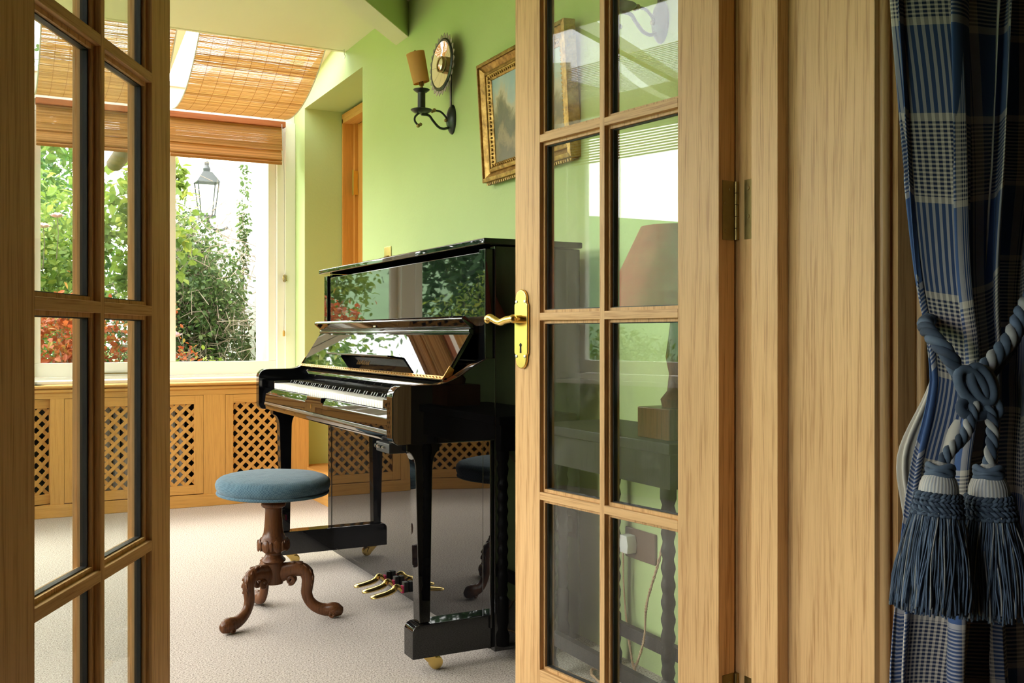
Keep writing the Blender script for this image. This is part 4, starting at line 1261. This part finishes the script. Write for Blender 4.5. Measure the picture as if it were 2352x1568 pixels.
mitred('ornament_slip', 0.045, 0.066, (-0.016, -0.004), 0.006, 'antique_gilt')
orn = MB(); rnd = random.Random(3)
for (ax, n_) in (('y', 34), ('z', 23)):
    for s_ in (-1, 1):
        for i in range(n_):
            t = lerp(-1, 1, (i+0.5)/n_)
            p = (t*(hw-0.05), s_*(hh-0.055)) if ax == 'y' else (s_*(hw-0.055), t*(hh-0.05))
            orn.ellip((-0.0125, p[0], p[1]), 0.004, 0.006 if i % 2 else 0.0045, 0.0045 if i % 2 else 0.006, 6, 4)
o = orn.build('carved_ornament', M['antique_gilt'], pc, smooth='all', world=False); o['kind'] = 'stuff'
dent = MB()
for i in range(42):
    y = lerp(-hw+0.02, hw-0.02, i/41); dent.box(-0.020, -0.008, y-0.004, y+0.004, -hh-0.010, -hh-0.002)
dent.box(-0.018, 0.010, -hw+0.012, hw-0.012, -hh-0.004, -hh+0.002)
o = dent.build('dentil_row', M['antique_gilt'], pc, world=False); o['kind'] = 'stuff'
MB().box(-0.002, 0.004, -hw+0.06, hw-0.06, -hh+0.06, hh-0.06).build('canvas', M['landscape_painting'], pc, world=False)

# brass switch above the piano
sw = thing('light_switch', 'square brass dolly switch plate on the green wall above the piano', 'switch', (XW, 4.318, 1.295))
MB().box(-0.005, 0.0, -0.043, 0.043, -0.043, 0.043).build('plate', M['brass'], sw, bevel=0.0025, world=False)
for dy in (-0.012, 0.014):
    MB().tube([(-0.004, dy, 0.0), (-0.018, dy, -0.008)], [0.004, 0.0028], 8).build('dolly', M['old_brass'], sw, world=False)

# white cable looping by the step
cb_ = MB().tube(bez([(1.610, 5.30, 0.16), (1.604, 5.36, 0.06), (1.602, 5.45, 0.038), (1.602, 5.56, 0.07), (1.604, 5.60, 0.13)], 10), 0.0045, 8).build('cable_loop', M['cord_white'], smooth='all')
tag(cb_, 'white cable hanging in a loop by the oak step behind the stool', 'cable')

# ================================================================== SIDE TABLE, LAMP, SOCKET (behind the handled door)
tb = thing('side_table', 'small dark side table with turned legs behind the handled glass door', 'table', (1.46, 2.10, 0))
MB().box(1.330, 1.600, 1.790, 2.410, 0.664, 0.690).build('table_top', M['dark_table'], tb, bevel=0.004)
MB().box(1.342, 1.590, 1.802, 2.398, 0.585, 0.664).build('apron', M['dark_table'], tb)
lp = [(0.019, 0.0), (0.021, 0.03), (0.014, 0.05), (0.018, 0.07), (0.018, 0.14), (0.012, 0.15), (0.0165, 0.165), (0.0135, 0.18), (0.0165, 0.195)] + \
     [(0.0150+0.0022*math.sin(z*160), z) for z in [0.2+0.008*i for i in range(40)]] + [(0.018, 0.53), (0.014, 0.545), (0.019, 0.56), (0.019, 0.60)]
for x, y in ((1.362, 1.836), (1.362, 2.370), (1.572, 1.836), (1.572, 2.370)):
    MB().lathe(lp, 16, (x, y, 0)).build('leg', M['dark_table'], tb, smooth=True)
MB().box(1.352, 1.372, 1.836, 2.370, 0.09, 0.125).build('stretcher', M['dark_table'], tb)
MB().box(1.562, 1.582, 1.836, 2.370, 0.09, 0.125).build('stretcher', M['dark_table'], tb)
lm = thing('table_lamp', 'table lamp with a dusky red cone shade on the dark side table', 'lamp', (1.425, 1.895, 0.69))
MB().box(1.362, 1.488, 1.832, 1.958, 0.690, 0.762).build('base', M['walnut'], lm, bevel=0.003)
MB().lathe([(0.03, 0.762), (0.034, 0.78), (0.018, 0.80), (0.014, 0.84), (0.022, 0.88), (0.016, 0.92), (0.010, 0.97), (0.010, 1.03), (0, 1.03)], 18, (1.425, 1.895, 0)).build('stem', M['walnut'], lm, smooth=True)
sh = MB(); n_ = 40
prof = [(0.176, 0.985), (0.080, 1.185), (0.0785, 1.185), (0.1745, 0.985)]
v = [(1.425+r*math.cos(2*math.pi*k/n_), 1.895+r*math.sin(2*math.pi*k/n_), z) for r, z in prof for k in range(n_)]
f = [(i*n_+k, i*n_+(k+1) % n_, ((i+1) % 4)*n_+(k+1) % n_, ((i+1) % 4)*n_+k) for i in range(4) for k in range(n_)]
sh.add(v, f).build('lamp_shade', M['lamp_red'], lm, smooth=True)
so = thing('wall_socket', 'brown double socket with a white plug low on the green wall', 'socket', (XW, 2.306, 0.341))
MB().box(-0.009, 0, -0.073, 0.073, -0.043, 0.043).build('socket_plate', M['socket_brown'], so, bevel=0.004, world=False)
pl = MB().prism([(-0.022, -0.024), (0.022, -0.024), (0.025, 0.0), (0.018, 0.026), (-0.018, 0.026), (-0.025, 0.0)], 'yz', -0.042, -0.009)
pl.v = [(x, y+0.035, z) for x, y, z in pl.v]
pl.build('plug', M['plug_white'], so, bevel=0.003, world=False)
def rope(path, r, n=3, twist=60.0, mats=('jute',), sides=6, sr=0.62):
    """returns list of MB, one per strand, twisted around the path (twist = turns per metre)"""
    path = [Vector(p) for p in path]
    D = [0.0]
    for a, b in zip(path, path[1:]): D.append(D[-1]+(b-a).length)
    out = []
    fr = []
    up = None
    for i, p in enumerate(path):
        t = (path[min(i+1, len(path)-1)]-path[max(i-1, 0)]).normalized()
        if up is None: up = Vector((0, 0, 1)) if abs(t.z) < 0.9 else Vector((1, 0, 0))
        a = t.cross(up).normalized(); up = a.cross(t).normalized()
        fr.append((a, up))
    for k in range(n):
        pts = []
        for i, p in enumerate(path):
            ang = 2*math.pi*(k/n + D[i]*twist); a, u = fr[i]
            pts.append(p + a*(r*0.52*math.cos(ang)) + u*(r*0.52*math.sin(ang)))
        out.append(MB().tube(pts, r*sr, sides))
    return out
fx = thing('lamp_flex', 'twisted brown lamp flex hanging from the white plug to the carpet', 'cord', (1.58, 2.33, 0.1))
for s_ in rope(bez([(1.58, 2.341, 0.318), (1.585, 2.345, 0.22), (1.585, 2.33, 0.12), (1.575, 2.29, 0.03), (1.56, 2.26, 0.006), (1.52, 2.30, 0.006), (1.48, 2.34, 0.006), (1.45, 2.30, 0.006)], 14), 0.004, 2, 70):
    s_.build('strand', M['jute'], fx, smooth='all')
for s_ in rope(bez([(1.45, 2.30, 0.006), (1.44, 2.22, 0.006), (1.47, 2.17, 0.01), (1.50, 2.165, 0.06), (1.545, 2.19, 0.12), (1.54, 2.17, 0.22), (1.55, 2.13, 0.34), (1.56, 2.08, 0.50), (1.50, 2.0, 0.575)], 14), 0.004, 2, 70):
    s_.build('strand', M['jute'], fx, smooth='all')

# ================================================================== CURTAIN
ct = thing('curtain', 'blue and cream plaid curtain gathered by a rope tieback', 'curtain', (1.4, 1.04, 0))
Lz = [(0.02, 1.200), (0.42, 1.226), (0.53, 1.240), (0.745, 1.262), (0.80, 1.272), (0.86, 1.280), (0.93, 1.278), (1.07, 1.264), (1.19, 1.250), (1.33, 1.234), (1.42, 1.222), (1.6, 1.205), (2.2, 1.17)]
Rz = [(0.02, 1.78), (0.5, 1.66), (0.745, 1.58), (0.86, 1.545), (0.95, 1.57), (1.2, 1.68), (1.6, 1.80), (2.2, 1.86)]
Az = [(0.02, 0.030), (0.5, 0.030), (0.75, 0.026), (0.86, 0.022), (1.0, 0.026), (1.3, 0.030), (2.2, 0.034)]
NU, NV = 300, 130
CW = 1.30                         # cloth width
def curtain_pt(u, z, off=0.0):
    """u 0..1 across the cloth"""
    l, r, a = interp(Lz, z), interp(Rz, z), interp(Az, z)
    ph = 2*math.pi*4.6*u + 0.9*math.sin(z*1.7) - 0.4
    sx_ = 0.028*math.sin(2*ph+0.6)*min(1, (r-l)/0.6)
    x = l + (r-l)*u + sx_*(1 if 0.02 < u < 0.98 else 0.0)
    y = 1.048 + a*math.sin(ph) + 0.35*a*math.sin(2.3*ph+z*2.5) - 0.020*math.exp(-((z-0.86)/0.12)**2) + off
    # leading edge curls back
    e = math.exp(-(u/0.03)**2)
    y += 0.020*e
    return (x, y, z)
vs_ = []; uvs = []
zt = [lerp(0.02, 2.25, j/NV) for j in range(NV+1)]
for j, z in enumerate(zt):
    for i in range(NU+1):
        u = i/NU
        # below the tie the cloth hangs with a slightly lower weft line at the gathered part
        vs_.append(curtain_pt(u, z)); uvs.append((u*CW+0.010, z + 0.05*math.sin(u*9.0)*math.exp(-((z-0.86)/0.35)**2)))
fs = [(j*(NU+1)+i, j*(NU+1)+i+1, (j+1)*(NU+1)+i+1, (j+1)*(NU+1)+i) for j in range(NV) for i in range(NU)]
me = bpy.data.meshes.new('cloth'); me.from_pydata(vs_, [], fs)
ul = me.uv_layers.new(name='UVMap')
for p in me.polygons:
    for li in p.loop_indices: ul.data[li].uv = uvs[me.loops[li].vertex_index]
me.polygons.foreach_set('use_smooth', [True]*len(me.polygons))
co = link('cloth', me, M['plaid_cotton'], ct)
so_ = co.modifiers.new('thickness', 'SOLIDIFY'); so_.thickness = 0.0015
# pale lining peeping out behind the leading edge
vs_ = []; nu = 40
for j, z in enumerate(zt):
    out = 0.052*math.exp(-((z-0.75)/0.10)**2) - 0.042
    for i in range(nu+1):
        u = i/nu
        p = curtain_pt(u*0.4, z)
        vs_.append((p[0]-out*(1-u), p[1]+0.022+0.01*(1-u)*0 , z))
fs = [(j*(nu+1)+i, j*(nu+1)+i+1, (j+1)*(nu+1)+i+1, (j+1)*(nu+1)+i) for j in range(NV) for i in range(nu)]
me = bpy.data.meshes.new('lining'); me.from_pydata(vs_, [], fs)
me.polygons.foreach_set('use_smooth', [True]*len(me.polygons))
lo = link('lining', me, M['lining'], ct); lo.modifiers.new('thickness', 'SOLIDIFY').thickness = 0.001

# rope tieback with two tassels
tb_ = thing('tassel_tieback', 'blue twisted rope tieback with two large tassels around the curtain', 'tieback', (1.26, 0.97, 0.85))
def rope_parts(path, r, n=3, twist=16, mats=('rope_dark', 'rope_mid', 'rope_light'), par=tb_, nm='rope_strand'):
    for k, s_ in enumerate(rope(path, r, n, twist, sides=10)):
        s_.build(nm, M[mats[k % len(mats)]], par, smooth='all')
rope_parts(bez([(1.245, 0.972, 0.862), (1.225, 0.966, 0.880), (1.210, 0.972, 0.905), (1.211, 0.998, 0.930), (1.236, 1.030, 0.946), (1.30, 1.075, 0.955)], 14), 0.0108, 3, 17, ('rope_dark', 'rope_mid', 'rope_dark'))
rope_parts(bez([(1.253, 0.965, 0.864), (1.283, 0.962, 0.885), (1.335, 0.962, 0.925), (1.385, 0.972, 0.975), (1.47, 0.99, 1.04), (1.60, 1.04, 1.11), (1.66, 1.12, 1.13)], 14), 0.0115, 3, 17, ('rope_mid', 'rope_light', 'rope_mid'))
rope_parts(bez([(1.260, 0.972, 0.846), (1.292, 0.975, 0.866), (1.345, 0.978, 0.905), (1.395, 0.985, 0.955), (1.48, 1.00, 1.02), (1.61, 1.05, 1.09), (1.66, 1.12, 1.115)], 14), 0.0115, 3, 17, ('rope_dark', 'rope_mid', 'rope_dark'))
# knot loops
K = Vector((1.243, 0.955, 0.846))
for (dx, dz, rx, rz, yy, tlt, mt) in ((-0.010, 0.012, 0.015, 0.026, -0.006, 0.5, 'rope_mid'), (0.004, 0.014, 0.013, 0.026, -0.012, 0.25, 'rope_mid'), (0.016, 0.012, 0.012, 0.024, -0.010, -0.05, 'rope_light'),
                                  (-0.006, -0.018, 0.026, 0.012, -0.010, 0.15, 'rope_dark'), (0.014, -0.016, 0.012, 0.016, -0.016, 0.3, 'rope_mid')):
    pts = []
    for i in range(25):
        a = 2*math.pi*i/24
        x, z = rx*math.cos(a), rz*math.sin(a)
        pts.append(K + Vector((dx + x*math.cos(tlt)-z*math.sin(tlt), yy - 0.008*math.cos(a*1.0+1), dz + x*math.sin(tlt)+z*math.cos(tlt))))
    MB().tube(pts, 0.0070, 10, caps=False).build('knot_loop', M[mt], tb_, smooth='all')
MB().ellip((K.x+0.002, K.y+0.006, K.z), 0.022, 0.012, 0.026).build('knot_core', M['rope_dark'], tb_, smooth='all')
def tassel(x, y, ztop, ang, size=1.0, seed=1):
    T = thing('tassel', None, None); T.parent = tb_
    T.matrix_parent_inverse = wmat(tb_).inverted()
    T.location = (x, y, ztop)
    T.rotation_euler = (0, ang, 0)
    T.scale = (size,)*3
    def B(mb, nm, mat, **kw): return mb.build(nm, M[mat], T, world=False, **kw)
    for i in range(3):
        pts = [(0.0165*math.cos(a)*(1-0.12*i*0), 0.0165*math.sin(a), -0.004-0.0055*i+0.0022*math.sin(3*a+i*2)) for a in [2*math.pi*k/30 for k in range(31)]]
        B(MB().tube(pts, 0.0045, 8, caps=False), 'neck_cord', 'rope_mid', smooth='all')
    B(MB().lathe([(0.0, 0.004), (0.009, 0.002), (0.013, -0.006), (0.017, -0.014), (0.0225, -0.020), (0.0262, -0.030), (0.0270, -0.040), (0.026, -0.050), (0.02, -0.054)], 40), 'bulb', 'silk_thread', smooth='all')
    # braided collar
    for i in range(5):
        z = -0.044-0.0062*i
        for ph in (0, 1):
            pts = [((0.0285+0.0012*i+0.0022*math.cos(14*a+ph*math.pi))*math.cos(a), (0.0285+0.0012*i+0.0022*math.cos(14*a+ph*math.pi))*math.sin(a), z+0.0022*math.sin(14*a+ph*math.pi+i*1.2)) for a in [2*math.pi*k/112 for k in range(113)]]
            B(MB().tube(pts, 0.0027, 5, caps=False), 'collar_cord', 'rope_dark' if ph else 'rope_mid', smooth='all')
    rnd = random.Random(seed)
    for part, (nst, col) in enumerate(((430, 'fringe_blue'), (150, 'rope_mid'), (60, 'rope_light'))):
        mb = MB()
        for i in range(nst):
            a = 2*math.pi*(i+rnd.random())/nst
            rr0 = lerp(0.020, 0.0325, math.sqrt(rnd.random()) if part == 0 else rnd.uniform(0.85, 1))
            spread = rnd.uniform(1.30, 1.72)*(rr0/0.032)**0.6
            ln = rnd.uniform(0.128, 0.142)
            ph, am = rnd.random()*6.28, rnd.uniform(0.0005, 0.0028)
            da = rnd.uniform(-0.25, 0.25)
            pts = []
            for k in range(8):
                t = k/7
                r = rr0*lerp(1.0, spread, math.sin(t*math.pi/2)**0.9) + am*math.sin(ph+t*7)
                aa = a+da*t+am*20*math.sin(ph*2+t*6)
                pts.append((r*math.cos(aa), r*math.sin(aa), -0.066-ln*t))
            mb.tube(pts, [0.00105]*6+[0.0011, 0.0015], 4)
        o = B(mb, 'fringe', col, smooth='all'); o['kind'] = 'stuff'
    core = B(MB().lathe([(0.022, -0.05), (0.030, -0.10), (0.034, -0.15), (0.034, -0.196), (0, -0.196)], 30), 'fringe_core', 'rope_dark', smooth='all')
    return T
t1 = tassel(1.146, 0.930, 0.755, math.radians(6), 0.96, 1); t1['label'] = 'tassel nearer the door frame'
t2 = tassel(1.224, 0.915, 0.750, math.radians(-2), 1.0, 2); t2['label'] = 'tassel further from the door frame'
for pa in ([(1.235, 0.945, 0.834), (1.220, 0.940, 0.812), (1.200, 0.935, 0.79), (1.165, 0.932, 0.770), (1.148, 0.930, 0.752)],
           [(1.253, 0.940, 0.832), (1.250, 0.930, 0.812), (1.242, 0.922, 0.793), (1.231, 0.916, 0.772), (1.224, 0.915, 0.748)]):
    rope_parts(bez(pa, 10), 0.0078, 3, 22, ('rope_mid', 'rope_light', 'rope_dark'), nm='hanging_cord')
# ================================================================== GARDEN
gz = -0.20
struct('ground', MB().box(-60, 60, -60, 80, gz-0.1, gz), M['lawn'], 'rough lawn and planting outside the windows', 'lawn')
hn = 60; v = []; rnd = random.Random(5)
for i in range(hn+1):
    a = math.radians(lerp(85, 235, i/hn))
    h = (8.2+1.6*math.sin(a*3.1)+0.8*math.sin(a*9))*min(1, i/8, (hn-i)/8)
    for r_, hh_ in ((40, 0.0), (55, 0.45), (70, 1.0), (90, 0.9)):
        v.append((r_*math.cos(a), r_*math.sin(a), gz-0.3+hh_*h))
f = [(i*4+k, i*4+k+1, (i+1)*4+k+1, (i+1)*4+k) for i in range(hn) for k in range(3)]
o = MB().add(v, f).build('hills', M['hill_green'], smooth='all')
tag(o, 'dark wooded hillside far beyond the side windows', 'hill', kind='structure')
# white house wall beyond the window
hw_ = thing('wall_house', 'white rendered house wall outside the garden window', 'wall', (2.05, 9, 0), kind='structure')
MB().box(1.96, 2.25, 6.04, 14.0, gz, 3.6).build('render', M['white_render'], hw_)
dp = MB().tube([(1.60, 6.62, gz), (1.60, 6.62, 2.9)], 0.042, 16).build('downpipe', M['white_render'], smooth=True)
tag(dp, 'white painted downpipe outside the window near the green wall', 'pipe')
# gutter end
gp = []
for k in range(13):
    a = math.radians(180+15*k); gp.append((0.73+0.055*math.cos(a), 2.07+0.055*math.sin(a)))
gp += [(0.73+0.050*math.cos(math.radians(360-15*k)), 2.07+0.050*math.sin(math.radians(360-15*k))) for k in range(13)]
gt = MB().prism(gp, 'xz', 6.12, 7.05).build('gutter', M['gutter_rust'], smooth=True)
tag(gt, 'rusty half-round gutter end hanging outside the window', 'gutter')
MB().box(0.66, 0.80, 6.11, 6.13, 2.03, 2.20).build('gutter_bracket', M['gutter_rust'], gt)
# lantern on the house wall
ln_ = thing('wall_lantern', 'black metal lantern on the white house wall behind the leaves', 'lantern', (1.74, 9.4, 2.1))
LB = M['lantern_black']
def taper(mb, c, w0, w1, z0, z1):
    v = [(c[0]+sx*w0, c[1]+sy*w0, z0) for sx, sy in ((-1,-1),(1,-1),(1,1),(-1,1))] + [(c[0]+sx*w1, c[1]+sy*w1, z1) for sx, sy in ((-1,-1),(1,-1),(1,1),(-1,1))]
    return mb.add(v, [(0,3,2,1),(4,5,6,7),(0,1,5,4),(1,2,6,5),(2,3,7,6),(3,0,4,7)])
lc = (1.76, 9.4)
taper(MB(), lc, 0.105, 0.04, 2.33, 2.43).build('roof', LB, ln_)
MB().lathe([(0.03, 2.43), (0.035, 2.46), (0.02, 2.49), (0.022, 2.52), (0, 2.54)], 12, (lc[0], lc[1], 0)).build('finial', LB, ln_)
taper(MB(), lc, 0.060, 0.092, 2.03, 2.33).build('glass_box', M['window_glass'], ln_)
for sx, sy in ((-1,-1),(1,-1),(1,1),(-1,1)):
    MB().tube([(lc[0]+sx*0.060, lc[1]+sy*0.060, 2.03), (lc[0]+sx*0.093, lc[1]+sy*0.093, 2.33)], 0.006, 6).build('corner_bar', LB, ln_)
MB().box(lc[0]-0.07, lc[0]+0.07, lc[1]-0.07, lc[1]+0.07, 2.005, 2.03).build('tray', LB, ln_)
MB().tube(bez([(lc[0], lc[1], 2.01), (1.80, 9.4, 1.93), (1.87, 9.4, 1.90), (1.95, 9.4, 1.93)], 6), 0.014, 8).build('bracket', LB, ln_)

# ------------------------------------------------------------------ plants
def shrub(name, label, cat, c, r, n, leaf, mat, seed, stems=8, group=None, flat=0.35, twigs=0, ribs=0.45, tmat='bark'):
    rnd = random.Random(seed)
    s = thing(name, label, cat, (c[0], c[1], gz), group=group)
    vv = []; ff = []; tv = []
    cl = [(rnd.gauss(0, 0.42), rnd.gauss(0, 0.42), rnd.gauss(0, 0.42), rnd.uniform(0.18, 0.42)) for _ in range(max(10, n//140))]
    for i in range(n):
        q = cl[rnd.randrange(len(cl))]
        for _ in range(20):
            p = Vector((q[0]+rnd.gauss(0, q[3]*0.6), q[1]+rnd.gauss(0, q[3]*0.6), q[2]+rnd.gauss(0, q[3]*0.6)))
            if p.length < 1.0: break
        P = Vector((c[0]+p.x*r[0], c[1]+p.y*r[1], c[2]+p.z*r[2]))
        if P.z < gz+0.02: P.z = gz+0.02+rnd.random()*0.1
        if 6.0 < P.y < 14.1 and P.x > 1.90: P.x = 1.90-rnd.random()*0.05
        L = leaf*rnd.uniform(0.6, 1.35); W = L*rnd.uniform(ribs-0.08, ribs+0.1)
        M3 = Euler((rnd.gauss(0, 0.7), rnd.gauss(flat, 0.6), rnd.uniform(0, 6.283))).to_matrix()
        b = len(vv)
        for q_ in ((0, 0, 0), (L*0.35, W*0.5, L*0.08), (L, 0, -L*0.06), (L*0.35, -W*0.5, L*0.08), (L*0.45, 0, 0), (L*0.75, W*0.33, L*0.03), (L*0.75, -W*0.33, L*0.03)):
            w = P + M3 @ Vector(q_); vv.append((w.x, w.y, w.z))
        ff += [(b, b+4, b+1), (b, b+3, b+4), (b+4, b+5, b+1), (b+4, b+2, b+5), (b+4, b+3, b+6), (b+4, b+6, b+2)]
        t = min(1, max(0, rnd.gauss(0.5, 0.25)))
        tv += [t]*6
    me = bpy.data.meshes.new('foliage'); me.from_pydata(vv, [], ff)
    o = link('foliage', me, M[mat], s); tone(o, tv); o['kind'] = 'stuff'
    for k in range(stems):
        a = rnd.uniform(0, 6.283); e = Vector((c[0]+r[0]*0.7*math.cos(a)*rnd.random(), c[1]+r[1]*0.7*math.sin(a)*rnd.random(), c[2]+r[2]*rnd.uniform(0.2, 0.95)))
        b0 = Vector((c[0]+r[0]*0.2*math.cos(a), c[1]+r[1]*0.2*math.sin(a), gz))
        m_ = b0.lerp(e, 0.5)+Vector((rnd.gauss(0, 0.1)*r[0], rnd.gauss(0, 0.1)*r[1], 0))
        pts = bez([b0, m_, e], 6); w = 0.004+0.010*r[2]*0.5
        MB().tube(pts, [lerp(w, w*0.25, i/(len(pts)-1)) for i in range(len(pts))], 6).build('stem', M[tmat], s, smooth='all')
    if twigs:
        mb = MB()
        for k in range(twigs):
            p = Vector((rnd.gauss(0, 0.45)*r[0], rnd.gauss(0, 0.45)*r[1], rnd.gauss(-0.05, 0.45)*r[2])) + Vector(c)
            d = Vector((rnd.gauss(0, 1), rnd.gauss(0, 1), rnd.gauss(0.2, 0.8))).normalized()*rnd.uniform(0.10, 0.34)
            k2 = Vector((rnd.gauss(0, 0.04), rnd.gauss(0, 0.04), rnd.gauss(0, 0.04)))
            if p.z < gz: continue
            mb.tube([p, p+d*0.5+k2, p+d], [0.0032, 0.0026, 0.0012], 4)
        o = mb.build('twigs', M['twig'], s); o['kind'] = 'stuff'
    return s
shrub('ivy_thicket', 'tangled ivy thicket against the white wall outside the window', 'shrub', (1.40, 8.2, 0.98), (0.46, 0.62, 0.98), 15000, 0.042, 'leaf_ivy', 11, 10, twigs=2200, ribs=0.6, tmat='twig')
shrub('leafy_climber', 'lime green broad-leaved climber near the lantern', 'shrub', (0.90, 7.25, 1.70), (0.40, 0.30, 0.66), 1200, 0.070, 'leaf_lime', 12, 10, ribs=0.62, tmat='twig')
shrub('green_shrub', 'bright green shrub seen through the shadowed door', 'shrub', (0.15, 8.4, 1.25), (0.72, 0.6, 1.05), 5200, 0.060, 'leaf_lime', 13, 8, ribs=0.55)
shrub('green_shrub', 'taller green shrub between the rusty gutter and the lantern', 'shrub', (0.84, 9.7, 1.05), (0.50, 0.45, 1.25), 4200, 0.060, 'leaf_green', 31, 6, ribs=0.5)
shrub('barberry_bush', 'orange-red leaved bush under the window sill', 'shrub', (0.42, 6.85, 0.55), (0.50, 0.32, 0.68), 6500, 0.042, 'leaf_red', 14, 14, ribs=0.6, tmat='twig')
shrub('low_shrub', 'low yellow-green shrub at the foot of the ivy', 'shrub', (1.16, 6.82, 0.50), (0.32, 0.24, 0.46), 1700, 0.055, 'leaf_lime', 15, 8, ribs=0.5)
shrub('small_red_bush', 'small red-tipped plant in front of the ivy', 'shrub', (1.20, 7.05, 0.62), (0.20, 0.18, 0.42), 320, 0.036, 'leaf_red', 26, 4, ribs=0.5)
shrub('ivy_strand', 'thin ivy strand climbing the white house wall', 'shrub', (1.86, 8.35, 1.75), (0.07, 0.12, 0.75), 520, 0.036, 'leaf_ivy', 16, 3, ribs=0.6)
shrub('maple_shrub', 'lime green feathery shrub outside the angled window', 'shrub', (-1.25, 7.6, 0.62), (0.75, 0.6, 0.85), 4200, 0.060, 'leaf_lime', 17, 8, ribs=0.35)
shrub('garden_tree', 'broad garden tree beyond the bright green shrub', 'tree', (-0.2, 13.0, 2.3), (1.4, 1.3, 2.5), 8000, 0.12, 'leaf_green', 18, 5, ribs=0.5)
shrub('garden_tree', 'dark leafy tree standing beside the house wall', 'tree', (0.2, 17.5, 2.4), (1.5, 1.5, 2.6), 5000, 0.15, 'leaf_dark', 19, 5, ribs=0.5)
shrub('garden_tree', 'dark evergreen tree in the far corner of the garden', 'tree', (-3.6, 12.0, 2.0), (1.9, 1.4, 2.4), 7000, 0.15, 'leaf_dark', 20, 5, ribs=0.45)
shrub('hedge_shrub', 'rounded green hedge shrub below the wide side window', 'shrub', (-4.2, 6.4, 0.35), (1.2, 1.2, 0.65), 4000, 0.07, 'leaf_green', 21, 6)
shrub('hedge_shrub', 'loose lime hedge shrub below the wide side window', 'shrub', (-3.4, 4.0, 0.30), (0.9, 1.2, 0.60), 3000, 0.07, 'leaf_lime', 22, 6)
# roses among the leaves
rs = 0
for (x, y, z, lab) in ((0.42, 7.78, 1.78, 'higher of two pink roses in the bright green shrub'), (0.33, 7.76, 1.70, 'lower of two pink roses in the bright green shrub'), (1.02, 6.52, 0.93, 'pink rose low among the leaves outside the window')):
    R_ = thing('rose', lab, 'flower', (x, y, z), group='pink roses')
    for ring, (nr, rr_, tl_) in enumerate(((6, 0.032, 0.5), (5, 0.022, 0.9), (4, 0.012, 1.3))):
        for k in range(nr):
            a = 2*math.pi*k/nr+ring*0.5
            mb = MB().ellip((0, 0, 0), 0.022-0.004*ring, 0.020-0.003*ring, 0.004, 8, 5)
            mb.xform(Matrix.Rotation(a, 4, 'Z') @ Matrix.Translation((rr_, 0, 0.006*ring)) @ Matrix.Rotation(-tl_, 4, 'Y'))
            mb.build('petal', M['rose_pink'], R_, smooth='all', world=False)
    MB().tube([(0, 0, 0), (0.01, 0.02, -0.12), (0.0, 0.06, -0.30)], 0.003, 6).build('stalk', M['bark'], R_, world=False)

# daylight portals in the window openings (sampling guides only)
def portal(c, rot, sx, sy):
    l = bpy.data.lights.new('daylight_portal', 'AREA'); l.shape = 'RECTANGLE'; l.size = sx; l.size_y = sy
    l.cycles.is_portal = True
    o = bpy.data.objects.new('daylight_portal', l); COL.objects.link(o)
    o.location = c; o.rotation_euler = rot; o['kind'] = 'helper'
for A_, B_ in ((P1, P0), (P2, P1), (P3, P2), (P4, P3)):
    Lw, a = seg_frame(A_, B_)
    c = Vector(((A_[0]+B_[0])/2, (A_[1]+B_[1])/2, 1.45)) + Vector((-math.sin(a), math.cos(a), 0))*0.11
    portal(c, (math.radians(-90), 0, a), Lw, 1.5)
portal((0.31, 5.5, 2.62), (0, 0, 0), 2.62, 1.15)
portal((-3.12, 0.41, 1.2), (math.radians(90), 0, math.radians(-90)), 1.42, 1.8)
portal((-1.23, 3.2, 2.63), (0, 0, 0), 1.18, 3.5)
